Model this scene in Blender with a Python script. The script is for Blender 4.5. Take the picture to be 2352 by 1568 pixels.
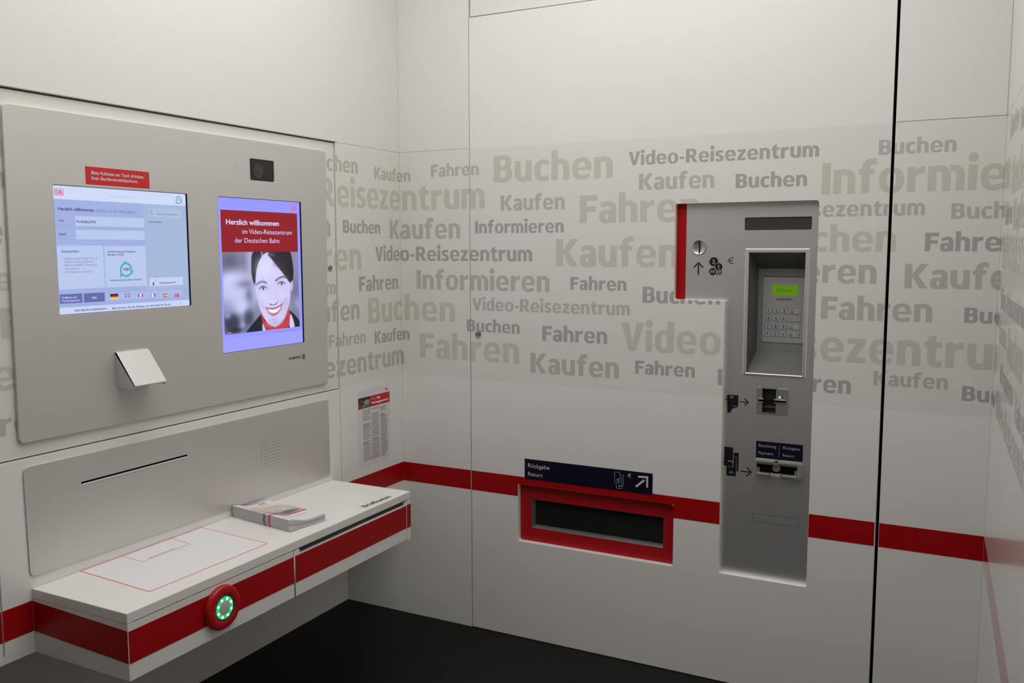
import bpy, bmesh, math, random
import numpy as np
from mathutils import Vector, Matrix, geometry
random.seed(7)
C = bpy.context.scene.collection
for o in list(bpy.data.objects): bpy.data.objects.remove(o)
sc = bpy.context.scene
R = math.radians

# ------------------------------------------------------------ camera, world, light, exposure
cd = bpy.data.cameras.new('camera'); cam = bpy.data.objects.new('camera', cd); C.objects.link(cam)
yaw, pitch, roll = R(27.2787), R(-5.923), R(-0.0896)
fwd = Vector((-math.sin(yaw)*math.cos(pitch), math.cos(yaw)*math.cos(pitch), math.sin(pitch)))
rt = Vector((math.cos(yaw), math.sin(yaw), 0)); up = rt.cross(fwd)
r2 = rt*math.cos(roll) + up*math.sin(roll); u2 = up*math.cos(roll) - rt*math.sin(roll)
M = Matrix.Identity(4)
for i in range(3): M[i][0], M[i][1], M[i][2] = r2[i], u2[i], -fwd[i]
M.translation = (2.2284, -3.2531, 1.65); cam.matrix_world = M
cd.sensor_width = 36; cd.lens = 2035.56/2352*36; cd.clip_start = 0.02; cd.clip_end = 50
sc.camera = cam

w = bpy.data.worlds.new('world'); sc.world = w; w.use_nodes = True
w.node_tree.nodes['Background'].inputs[0].default_value = (0.5, 0.5, 0.5, 1)
w.node_tree.nodes['Background'].inputs[1].default_value = 0.02
sc.view_settings.view_transform = 'Standard'; sc.view_settings.look = 'None'
sc.view_settings.exposure = 0.0; sc.view_settings.gamma = 1.0; sc.view_settings.use_curve_mapping = False

CEIL = 3.2
LIGHT_POWER = 23.5
la = bpy.data.lights.new('ceiling_panel_lamp', 'AREA'); la.shape = 'RECTANGLE'; la.size = 1.9; la.size_y = 2.0
la.energy = LIGHT_POWER; la.color = (1.0, 0.975, 0.948)
lo = bpy.data.objects.new('ceiling_panel_lamp', la); C.objects.link(lo); lo.location = (1.15, -1.40, CEIL-0.035)

# ------------------------------------------------------------ colour and materials
def lin(c): return tuple((x/255/12.92 if x/255 <= .04045 else ((x/255+.055)/1.055)**2.4) for x in c)
def new_mat(name):
    m = bpy.data.materials.new(name); m.use_nodes = True
    return m, m.node_tree, m.node_tree.nodes['Principled BSDF']
def N(nt, t, **k):
    n = nt.nodes.new(t)
    for a, b in k.items(): setattr(n, a, b)
    return n
def mat(name, col, rough=.5, metal=0., grain=0., scale=400, spec=.5, coat=0.):
    m, nt, p = new_mat(name)
    p.inputs['Roughness'].default_value = rough; p.inputs['Metallic'].default_value = metal
    p.inputs['Specular IOR Level'].default_value = spec
    p.inputs['Coat Weight'].default_value = coat; p.inputs['Coat Roughness'].default_value = .12
    tc = N(nt, 'ShaderNodeTexCoord'); no = N(nt, 'ShaderNodeTexNoise'); no.inputs['Scale'].default_value = scale
    nt.links.new(tc.outputs['Object'], no.inputs['Vector'])
    mx = N(nt, 'ShaderNodeMix', data_type='RGBA')
    mx.inputs[6].default_value = (*[c*(1-grain) for c in col], 1); mx.inputs[7].default_value = (*[min(1, c*(1+grain)) for c in col], 1)
    nt.links.new(no.outputs['Fac'], mx.inputs[0]); nt.links.new(mx.outputs[2], p.inputs['Base Color'])
    return m
def emis(name, col, strength):
    m, nt, p = new_mat(name)
    p.inputs['Base Color'].default_value = (*[c*.3 for c in col], 1)
    p.inputs['Emission Color'].default_value = (*col, 1); p.inputs['Emission Strength'].default_value = strength
    return m
def mth(nt, op, a, b=None, c=None):
    n = N(nt, 'ShaderNodeMath', operation=op)
    for i, v in enumerate((a, b, c)):
        if v is None: continue
        if isinstance(v, (int, float)): n.inputs[i].default_value = v
        else: nt.links.new(v, n.inputs[i])
    return n.outputs[0]

BASE = (.792, .783, .758)
def laminate(name, film=False, rough=.32, z0=1.1, z1=2.066, coat=0., spec=.4):
    """white wall laminate; a matt printed film covers the band between z0 and z1"""
    m, nt, p = new_mat(name)
    geo = N(nt, 'ShaderNodeNewGeometry'); sep = N(nt, 'ShaderNodeSeparateXYZ'); nt.links.new(geo.outputs['Position'], sep.inputs[0])
    no = N(nt, 'ShaderNodeTexNoise'); no.inputs['Scale'].default_value = 3; no.inputs['Detail'].default_value = 4
    nt.links.new(geo.outputs['Position'], no.inputs['Vector'])
    mx = N(nt, 'ShaderNodeMix', data_type='RGBA'); mx.inputs[6].default_value = (*[c*.985 for c in BASE], 1); mx.inputs[7].default_value = (*[c*1.015 for c in BASE], 1)
    nt.links.new(no.outputs['Fac'], mx.inputs[0]); out = mx.outputs[2]
    p.inputs['Roughness'].default_value = rough; p.inputs['Specular IOR Level'].default_value = spec
    p.inputs['Coat Weight'].default_value = coat; p.inputs['Coat Roughness'].default_value = .17
    if film:
        band = mth(nt, 'MULTIPLY', mth(nt, 'GREATER_THAN', sep.outputs[2], z0), mth(nt, 'LESS_THAN', sep.outputs[2], z1))
        m2 = N(nt, 'ShaderNodeMix', data_type='RGBA'); m2.inputs[7].default_value = (.745, .735, .698, 1)
        nt.links.new(out, m2.inputs[6]); nt.links.new(band, m2.inputs[0]); out = m2.outputs[2]
    nt.links.new(out, p.inputs['Base Color'])
    return m
def perforated(name, axis):
    """acoustic panel: a fine grid of round holes about 5 mm apart"""
    m, nt, p = new_mat(name)
    geo = N(nt, 'ShaderNodeNewGeometry'); sep = N(nt, 'ShaderNodeSeparateXYZ'); nt.links.new(geo.outputs['Position'], sep.inputs[0])
    a = mth(nt, 'SUBTRACT', mth(nt, 'FRACT', mth(nt, 'DIVIDE', sep.outputs[axis], .0052)), .5)
    b = mth(nt, 'SUBTRACT', mth(nt, 'FRACT', mth(nt, 'DIVIDE', sep.outputs[2], .0052)), .5)
    d = mth(nt, 'SQRT', mth(nt, 'ADD', mth(nt, 'MULTIPLY', a, a), mth(nt, 'MULTIPLY', b, b)))
    hole = mth(nt, 'LESS_THAN', d, .22)
    mx = N(nt, 'ShaderNodeMix', data_type='RGBA'); mx.inputs[6].default_value = (.785, .778, .755, 1); mx.inputs[7].default_value = (.60, .59, .575, 1)
    nt.links.new(hole, mx.inputs[0]); nt.links.new(mx.outputs[2], p.inputs['Base Color'])
    p.inputs['Roughness'].default_value = .6; p.inputs['Specular IOR Level'].default_value = .25
    return m
def vcol(name, emit=0., rough=.4, spec=.3):
    m, nt, p = new_mat(name)
    at = N(nt, 'ShaderNodeAttribute', attribute_name='print')
    if emit:
        p.inputs['Base Color'].default_value = (.02, .02, .025, 1)
        nt.links.new(at.outputs['Color'], p.inputs['Emission Color']); p.inputs['Emission Strength'].default_value = emit
    else: nt.links.new(at.outputs['Color'], p.inputs['Base Color'])
    p.inputs['Roughness'].default_value = rough; p.inputs['Specular IOR Level'].default_value = spec
    return m

M_lam = laminate('white_laminate'); M_film = laminate('white_laminate_with_film', film=True)
M_lamR = laminate('glossy_white_laminate', film=True, rough=.30, coat=1.0, spec=.5)
M_perfX = perforated('perforated_panel_back', 0); M_perfY = perforated('perforated_panel_side', 1)
M_back = mat('dark_carcass', (.02, .02, .02), .8)
M_edge = mat('panel_edge', (.62, .6, .57), .5)
M_floor = mat('dark_floor_covering', (.0068, .0066, .0060), .6, grain=.35, scale=250, spec=.2)
M_ceil = mat('ceiling_white', (.80, .79, .77), .8)
M_red = mat('red_foil', (.37, .0020, .0040), .42, grain=.02, scale=60, spec=.25)
M_redR = mat('glossy_red_foil', (.40, .0035, .006), .3, spec=.5, coat=1.)
M_redp = mat('red_plastic', (.42, .006, .010), .42, spec=.4)
M_alu = mat('anodised_aluminium', (.66, .65, .62), .42, .55, grain=.02, scale=900)
M_alu2 = mat('brushed_fascia', (.80, .79, .785), .36, .85, grain=.02, scale=900)
M_alu3 = mat('light_aluminium', (.72, .715, .70), .35, .6, grain=.01, scale=900)
M_steel = mat('polished_steel', (.80, .77, .68), .28, .75)
M_lock = mat('lock_steel', (.50, .49, .46), .16, 1.)
M_steeld = mat('worn_steel', (.46, .44, .38), .35, .75, grain=.1, scale=300)
M_black = mat('black_plastic', (.008, .008, .009), .35)
M_hole = mat('dark_recess', (.003, .003, .003), .9, spec=.1)
M_print = mat('black_print', (.006, .006, .010), .4)
M_gray = mat('dark_grey_plastic', (.035, .035, .033), .4)
M_navy = mat('navy_foil', (.0035, .003, .018), .35, spec=.35)
M_wprint = mat('white_print', (.62, .62, .66), .5)
M_letters = [mat('light_grey_lettering', (.585, .570, .52), .35, spec=.35), mat('mid_grey_lettering', (.495, .49, .455), .35, spec=.35), mat('dark_grey_lettering', (.40, .405, .385), .35, spec=.35)]
M_page = vcol('printed_paper', 0., .45); M_screen = vcol('screen_image', 1.0, .45, .15)
M_sheet = mat('white_foil', (.80, .79, .81), .4, grain=.01)
M_front = mat('grey_front', (.30, .295, .29), .5)
M_dglass = mat('smoked_glass', (.018, .018, .018), .12, spec=.6)
M_disp = mat('display_glass_with_reflection', (.055, .048, .046), .15, spec=.6)  # reflection on the dark glass is put into this lighter base colour
M_desk = mat('desk_white', (.80, .785, .75), .3, spec=.4)
M_paper = mat('stacked_paper', (.74, .72, .73), .6, grain=.06, scale=900)
M_lamp = emis('diffuser_glow', (1, .965, .925), 1.3)
M_led = emis('green_led', (.25, 1, .55), 9.0)
M_ledw = emis('green_glow_lens', (.03, .62, .20), .8)

# ------------------------------------------------------------ frames: (origin, u, v, n)
class F:
    def __init__(s, o, u, v): s.o = Vector(o); s.u = Vector(u).normalized(); s.v = Vector(v).normalized(); s.n = s.u.cross(s.v)
    def __call__(s, a, b, d=0.): return s.o + s.u*a + s.v*b + s.n*d
X3 = 2.3104; RA = R(1.8053)
FB = F((0, 0, 0), (1, 0, 0), (0, 0, 1))                       # back wall, u = x
FL = F((0, 0, 0), (0, 1, 0), (0, 0, 1))                       # left wall, u = y
FRW = F((X3, 0, 0), (math.sin(RA), -math.cos(RA), 0), (0, 0, 1))  # right wall, u towards the room's front
ZT = 0.7352; CDX = 0.3731; CY0, CY1, CBZ = -1.783, -0.500, 0.5555
FT = F((0, 0, ZT), (0, 1, 0), (-1, 0, 0))                     # desk top, read from the room
FF = F((CDX, 0, 0), (0, 1, 0), (0, 0, 1))                     # desk front
FS = F((0, CY0, 0), (1, 0, 0), (0, 0, 1))                     # desk left end
MF = 0.025                                                    # ticket machine face lies this far behind the wall face
FM = F((0, MF, 0), (1, 0, 0), (0, 0, 1))

# ------------------------------------------------------------ object helpers
def base(root): return Vector(root['_b']) if root is not None and '_b' in root else Vector((0, 0, 0))
def link(name, me, m, root=None):
    """mesh given in world coordinates; stored relative to its thing's base"""
    b = base(root)
    for v in me.vertices: v.co -= b
    me.name = name
    if m: me.materials.clear(); me.materials.append(m)
    o = bpy.data.objects.new(name, me); C.objects.link(o)
    if root is not None:
        o.parent = root; o['_b'] = tuple(b)
    return o
def thing(name, label, cat, loc, group=None):
    o = bpy.data.objects.new(name, None); C.objects.link(o); o.location = loc; o.empty_display_size = .05
    o['label'] = label; o['category'] = cat; o['_b'] = tuple(loc)
    if group: o['group'] = group
    return o
def own(o, loc, label=None, cat=None, kind=None):
    """make a top-level mesh's origin its base"""
    L = Vector(loc)
    for v in o.data.vertices: v.co -= L
    o.location = L; o['_b'] = tuple(L)
    if label: o['label'] = label; o['category'] = cat
    if kind: o['kind'] = kind
    return o
def from_bm(bm, smooth=None):
    bmesh.ops.recalc_face_normals(bm, faces=bm.faces)
    me = bpy.data.meshes.new('m'); bm.to_mesh(me); bm.free()
    if smooth:
        for p in me.polygons: p.use_smooth = True
        me.set_sharp_from_angle(angle=R(smooth))
    return me
def box(bm, f, u0, u1, v0, v1, d0, d1, bev=0.):
    vs = [bm.verts.new(f(a, b, c)) for c in (d0, d1) for b in (v0, v1) for a in (u0, u1)]
    fs = [bm.faces.new([vs[i] for i in q]) for q in ((0, 1, 3, 2), (4, 6, 7, 5), (0, 4, 5, 1), (2, 3, 7, 6), (0, 2, 6, 4), (1, 5, 7, 3))]
    if bev:
        es = set(e for q in fs for e in q.edges)
        bmesh.ops.bevel(bm, geom=list(es), offset=bev, segments=2, affect='EDGES')
def boxo(name, f, u0, u1, v0, v1, d0, d1, m, root=None, bev=0.):
    bm = bmesh.new(); box(bm, f, u0, u1, v0, v1, d0, d1, bev)
    return link(name, from_bm(bm, 40 if bev else None), m, root)
def rrect(u0, u1, v0, v1, r=0., n=6):
    if r <= 0: return [(u0, v0), (u1, v0), (u1, v1), (u0, v1)]
    out = []
    for cx, cy, a0 in ((u1-r, v0+r, -90), (u1-r, v1-r, 0), (u0+r, v1-r, 90), (u0+r, v0+r, 180)):
        for k in range(n+1):
            a = R(a0 + 90*k/n); out.append((cx+r*math.cos(a), cy+r*math.sin(a)))
    return out
def circ(u, v, r, n=24): return [(u+r*math.cos(2*math.pi*k/n), v+r*math.sin(2*math.pi*k/n)) for k in range(n)]
def round_poly(pts, rad, n=5):
    """round the corners of a closed outline"""
    out = []; k = len(pts)
    for i in range(k):
        p0, p, p1 = Vector(pts[i-1]), Vector(pts[i]), Vector(pts[(i+1) % k])
        a = (p0-p).normalized(); b = (p1-p).normalized()
        r = rad[i] if isinstance(rad, (list, tuple)) else rad
        if r <= 0: out.append(tuple(p)); continue
        A, B = p+a*r, p+b*r
        for j in range(n+1):
            t = j/n; q = A*(1-t)**2 + p*2*t*(1-t) + B*t*t; out.append((q.x, q.y))
    return out
def curve_mesh(cu):
    o = bpy.data.objects.new('tmp', cu); C.objects.link(o)
    dg = bpy.context.evaluated_depsgraph_get(); dg.update()
    me = bpy.data.meshes.new_from_object(o.evaluated_get(dg)); bpy.data.objects.remove(o); bpy.data.curves.remove(cu)
    return me
def plate_mesh(f, polys, d0, d1, bev=0.):
    """flat sheet with holes: first outline is the edge, the others are cut out"""
    cu = bpy.data.curves.new('tmp', 'CURVE'); cu.dimensions = '2D'; cu.fill_mode = 'BOTH'
    cu.extrude = max(0, (d1-d0)/2-bev); cu.bevel_depth = bev; cu.bevel_resolution = 2; cu.offset = -bev
    for P in polys:
        s = cu.splines.new('POLY'); s.points.add(len(P)-1); s.use_cyclic_u = True
        for q, (a, b) in zip(s.points, P): q.co = (a, b, 0, 1)
    me = curve_mesh(cu); c = (d0+d1)/2
    for v in me.vertices: v.co = f(v.co.x, v.co.y, v.co.z+c)
    bm = bmesh.new(); bm.from_mesh(me); bmesh.ops.remove_doubles(bm, verts=bm.verts, dist=1e-6)
    bpy.data.meshes.remove(me)
    return from_bm(bm)
def plate(name, f, polys, d0, d1, m, root=None, bev=0.): return link(name, plate_mesh(f, polys, d0, d1, bev), m, root)

_cap = {}
def text2d(body, bold=0., space=1.0):
    """flat text in its own plane: returns a mesh, cap height and width"""
    def mk(b):
        cu = bpy.data.curves.new('t', 'FONT'); cu.body = b; cu.offset = bold; cu.space_character = space; cu.resolution_u = 3
        return curve_mesh(cu)
    if bold not in _cap:
        h = mk('H'); ys = [v.co.y for v in h.vertices]; _cap[bold] = (min(ys), max(ys)); bpy.data.meshes.remove(h)
    me = mk(body)
    if bold:
        tri = [[(me.vertices[i].co.x, me.vertices[i].co.y) for i in p.vertices] for p in me.polygons]; bpy.data.meshes.remove(me)
        me = union_polys([t for t in tri if abs((t[1][0]-t[0][0])*(t[2][1]-t[0][1])-(t[2][0]-t[0][0])*(t[1][1]-t[0][1])) > 1e-9])
    y0, y1 = _cap[bold]
    xs = [v.co.x for v in me.vertices]; x0, x1 = min(xs), max(xs)
    for v in me.vertices: v.co.x -= x0; v.co.y -= y0
    return me, y1-y0, x1-x0
def text_at(body, u, v, cap, width=None, bold=0., rot=0., center=False, space=1.):
    """text laid into (u, v) coordinates, z = 0"""
    me, h, wd = text2d(body, bold, space); sy = cap/h; sx = (width/wd) if width else sy
    cx = -wd*sx/2 if center else 0; ca, sa = math.cos(rot), math.sin(rot)
    for p in me.vertices:
        x, y = p.co.x*sx+cx, p.co.y*sy; p.co = (u+x*ca-y*sa, v+x*sa+y*ca, 0)
    return me
def to_frame(me, f, d):
    for v in me.vertices: v.co = f(v.co.x, v.co.y, d)
    return me
def join(meshes):
    bm = bmesh.new()
    for m in meshes: bm.from_mesh(m); bpy.data.meshes.remove(m)
    me = bpy.data.meshes.new('m'); bm.to_mesh(me); bm.free(); return me
def lathe(f, u, v, prof, n=32):
    """revolve (radius, depth) about the frame's normal"""
    bm = bmesh.new(); rings = []
    for r, d in prof:
        if r < 1e-6: rings.append([bm.verts.new(f(u, v, d))])
        else: rings.append([bm.verts.new(f(u+r*math.cos(2*math.pi*k/n), v+r*math.sin(2*math.pi*k/n), d)) for k in range(n)])
    for a, b in zip(rings, rings[1:]):
        for k in range(n):
            k2 = (k+1) % n
            if len(a) == 1: bm.faces.new((a[0], b[k], b[k2]))
            elif len(b) == 1: bm.faces.new((a[k], b[0], a[k2]))
            else: bm.faces.new((a[k], b[k], b[k2], a[k2]))
    return from_bm(bm, 35)
def quadstrip(p, q, wd):
    """2-D stroke from p to q"""
    a, b = Vector(p), Vector(q); d = (b-a).normalized(); s = Vector((-d.y, d.x))*wd/2
    return [tuple(a-s), tuple(b-s), tuple(b+s), tuple(a+s)]
def arc(u, v, r, a0, a1, wd, n=14, ry=None):
    ry = ry or r; out = []
    for k in range(n+1): a = R(a0+(a1-a0)*k/n); out.append((u+(r-wd/2)*math.cos(a), v+(ry-wd/2)*math.sin(a)))
    for k in range(n, -1, -1): a = R(a0+(a1-a0)*k/n); out.append((u+(r+wd/2)*math.cos(a), v+(ry+wd/2)*math.sin(a)))
    return out
def union_polys(polys):
    """one flat triangulated mesh covering the union of counter-clockwise outlines"""
    vs, fs = [], []
    for P in polys:
        if sum(P[i-1][0]*P[i][1]-P[i][0]*P[i-1][1] for i in range(len(P))) < 0: P = P[::-1]
        fs.append(list(range(len(vs), len(vs)+len(P)))); vs += [Vector(p) for p in P]
    r = geometry.delaunay_2d_cdt(vs, [], fs, 0, 1e-6); keep = [f for f, o in zip(r[2], r[5]) if len(o)]
    me = bpy.data.meshes.new('m'); me.from_pydata([(v.x, v.y, 0) for v in r[0]], [], [tuple(f) for f in keep]); return me
def flat_polys(polys):
    if len(polys) > 1: return union_polys(polys)
    bm = bmesh.new()
    for P in polys:
        fc = bm.faces.new([bm.verts.new((a, b, 0)) for a, b in P])
    bmesh.ops.triangulate(bm, faces=bm.faces)
    me = bpy.data.meshes.new('m'); bm.to_mesh(me); bm.free(); return me

def one(u, v, cap):
    """numeral 1 with its flag"""
    w_ = cap*.17
    return flat_polys([[(u-w_/2, v), (u+w_/2, v), (u+w_/2, v+cap), (u-w_/2, v+cap)], [(u-w_/2, v+cap), (u-w_/2, v+cap*.82), (u-w_*1.9, v+cap*.70), (u-w_*1.9, v+cap*.84)]])
def page(name, f, items, m, root, d0=.0003, su=1., sv=1., step=.00002):
    """a print: items drawn over each other, each a hair above the last. ('r',u0,v0,u1,v1,col) ('p',pts,col) ('t',text,u,v,cap,col[,width,bold,rot,center])"""
    bm = bmesh.new(); lay = bm.loops.layers.float_color.new('print')
    for i, it in enumerate(items):
        col = (*lin(it[-1]), 1) if it[0] != 't' else (*lin(it[5]), 1)
        if it[0] == 'r': me = flat_polys([[(it[1]*su, it[2]*sv), (it[3]*su, it[2]*sv), (it[3]*su, it[4]*sv), (it[1]*su, it[4]*sv)]])
        elif it[0] == 'p': me = flat_polys([[(a*su, b*sv) for a, b in it[1]]])
        elif it[0] == 'P': me = flat_polys(it[1])
        else:
            ex = list(it[6:]) + [None, 0., 0., False][len(it[6:]):]
            me = text_at(it[1], it[2]*su, it[3]*sv, it[4]*sv, ex[0]*su if ex[0] else None, ex[1], ex[2], ex[3])
        n0 = len(bm.verts); f0 = len(bm.faces); bm.from_mesh(me); bpy.data.meshes.remove(me)
        bm.verts.ensure_lookup_table(); bm.faces.ensure_lookup_table()
        d = d0+i*step
        for v in bm.verts[n0:]: v.co = f(v.co.x, v.co.y, d)
        for q in bm.faces[f0:]:
            for l in q.loops: l[lay] = col
    me = bpy.data.meshes.new(name); bm.to_mesh(me); bm.free()
    return link(name, me, m, root)

def picture(name, fn, img, m, root):
    """img: rows x cols x 3 (sRGB 0..255, row 0 = bottom); fn(s, t) -> world point"""
    h, wd = img.shape[:2]; vs = []; fs = []
    for j in range(h+1):
        for i in range(wd+1): vs.append(fn(i/wd, j/h))
    for j in range(h):
        for i in range(wd): a = j*(wd+1)+i; fs.append((a, a+1, a+wd+2, a+wd+1))
    me = bpy.data.meshes.new(name); me.from_pydata([tuple(v) for v in vs], [], fs)
    at = me.color_attributes.new('print', 'FLOAT_COLOR', 'CORNER')
    x = np.clip(img/255, 0, 1); l = np.where(x <= .04045, x/12.92, ((x+.055)/1.055)**2.4).reshape(-1, 3)
    c = np.ones((len(l), 4, 4), np.float32); c[:, :, :3] = l[:, None, :]
    at.data.foreach_set('color', c.reshape(-1))
    return link(name, me, m, root)

# ============================================================ SETTING
YF = -4.3
fl = boxo('floor', FB, -.40, 2.62, -.08, 0, -.32, 4.45, M_floor); own(fl, (1.1, -2, 0), kind='structure')
ce = boxo('ceiling', FB, -.40, 2.62, CEIL, CEIL+.08, -.32, 4.45, M_ceil); own(ce, (1.1, -2, CEIL), kind='structure')
DN = .3254
# left wall: carcass with the knee space set back below
bm = bmesh.new()
box(bm, FL, YF, 0, CBZ+.002, CEIL, -DN-.05, -.030)
box(bm, FL, YF, .30, 0, CEIL, -DN-.075, -DN-.02)
wl = link('wall_left', from_bm(bm), M_back); own(wl, (0, -2, 0), kind='structure')
bm = bmesh.new(); box(bm, FB, -DN-.02, 2.40, 0, CEIL, -.30, -.245); wb = link('wall_back', from_bm(bm), M_back); own(wb, (1.1, 0, 0), kind='structure')
wr = boxo('wall_right', FRW, -.30, 4.4, 0, CEIL, -.09, -.02, M_back); own(wr, tuple(FRW(1.5, 0, 0)), kind='structure')
wf = boxo('wall_front', FB, -.40, 2.62, 0, CEIL, 4.3, 4.36, M_front); own(wf, (1.1, -4.3, 0), kind='structure')
# left wall panels
G = .0015; SEAM = -.4393
TH = -.028
def panel(name, f, u0, u1, v0, v1, m, root, d1=0., d0=TH, bev=.0012): return boxo(name, f, u0, u1, v0, v1, d0, d1, m, root, bev)
ZS = 2.0685
panel('panel', FL, YF, -.4302, ZS+.0006, CEIL-.002, M_perfY, wl, .004)
panel('panel', FL, -.4295, .0, ZS+.0006, CEIL-.002, M_perfY, wl, .0, bev=.0003)
panel('panel', FL, SEAM+.001, .0, CBZ, ZS-.0004, M_film, wl, bev=.0004)
panel('panel', FL, -1.8685, SEAM-G, CBZ, 1.0935, M_lam, wl)
panel('panel', FL, YF, -1.8715, CBZ, 1.0935, M_lam, wl)
panel('panel', FL, YF, -1.9, 1.0970, ZS-.004, M_film, wl, -.005)
panel('panel', FL, YF, -.0005, 0, CBZ+.03, M_lam, wl, -DN, -DN-.018)
# door carrying the video terminal
door1 = boxo('door_1', FL, -1.8970, SEAM-G-.001, 1.0970, ZS-.004, TH, -.005, M_film, None, .0012); own(door1, (-.005, SEAM, 1.097), kind='structure')
# knee space soffit
boxo('soffit', FB, -DN+.0, -.001, CBZ-.0, CBZ+.02, .0, 4.3, M_lam, wl)
# back wall panels
XA, XB0, XB1 = .3522, 1.9760, 1.9865
panel('panel', FB, -DN-.01, -.0004, 0, CBZ+.01, M_lam, wb, bev=.0003)
panel('panel', FB, .0, XA-G, 0, ZS-.0004, M_film, wb, bev=.0003)
panel('panel', FB, .0, XA-G, ZS+.0006, CEIL-.002, M_perfX, wb, bev=.0003)
panel('panel', FB, XA+G, XB0, 2.6005, CEIL-.002, M_perfX, wb, -.010)
panel('panel', FB, XB1, X3, 0, ZS-.0006, M_film, wb, bev=.0004)
panel('panel', FB, XB1, X3, ZS+.0006, CEIL-.002, M_perfX, wb)
# right wall panels
panel('panel', FRW, .0, 2.1, .0, ZS-.0006, M_lamR, wr, bev=.0003); panel('panel', FRW, 2.103, 4.4, .0, ZS-G, M_lamR, wr)
panel('panel', FRW, .0, 2.1, ZS+.0006, CEIL-.002, M_lamR, wr, bev=.0003); panel('panel', FRW, 2.103, 4.4, ZS+G, CEIL-.002, M_lamR, wr)
# service door with the two openings
OU0, OU1, OU2, OZ0, OZ1, OZ2 = 1.2390, 1.4315, 1.7515, .4285, 1.4615, 1.8185
Lsh = round_poly([(OU0, OZ1), (OU1, OZ1), (OU1, OZ0), (OU2, OZ0), (OU2, OZ2), (OU0, OZ2)], [.010, .003, .006, .006, .012, .010])
RU0, RU1, RZ0, RZ1 = .5780, 1.2520, .4233, .6690
door2 = plate('door_2', FB, [rrect(XA+G, XB0, .002, 2.5950), Lsh, rrect(RU0, RU1, RZ0, RZ1, .010)], TH+.002, 0, M_film, None, .0012)
own(door2, (XA, 0, 0), kind='structure')

# red band, 617..702 mm above the floor
ZB, ZRT = .6172, .7021
def band(root, f, a, b, d=.0, z0=ZB, z1=ZRT): return boxo('red_stripe', f, a, b, z0, z1, d-.0002, d+.0006, M_red, root)
band(wl, FL, CY1+.001, -.0008, 0); band(wl, FL, -1.8680, CY0-.001, 0); band(wl, FL, YF, -1.8722, 0)
band(wb, FB, .0010, XA-G-.0008); band(wb, FB, XB1+.0012, X3-.001)
boxo('red_stripe', FRW, .001, 4.3, ZB, ZRT, -.0002, .0004, M_redR, wr)
# on the service door the band runs around the opening
dz = RZ1
bm = bmesh.new()
box(bm, FB, XA+G+.001, RU0-.0005, ZB, ZRT, -.0002, .0006); box(bm, FB, RU0-.0005, RU1+.0005, RZ1+.001, ZRT, -.0002, .0006)
box(bm, FB, RU1+.0005, OU1-.001, ZB, ZRT, -.0002, .0006)
link('red_stripe', from_bm(bm), M_red, door2)
band(door2, FB, OU2+.001, XB0-.0035)

# cylinder locks
def lock(root, f, u, v, d, r=.0115):
    o = link('lock', lathe(f, u, v, [(r, d), (r, d+.003), (r*.93, d+.0048), (r*.74, d+.0055), (r*.70, d+.0035), (r*.46, d+.0035), (r*.44, d+.0065), (r*.34, d+.0072), (.0022, d+.0072), (.0020, d+.003), (0, d+.003)]), M_lock, root)
    return o
lock(door1, FL, -.4805, 1.5795, -.005); lock(door2, FB, .3913, 1.2944, 0, .0145)

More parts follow.
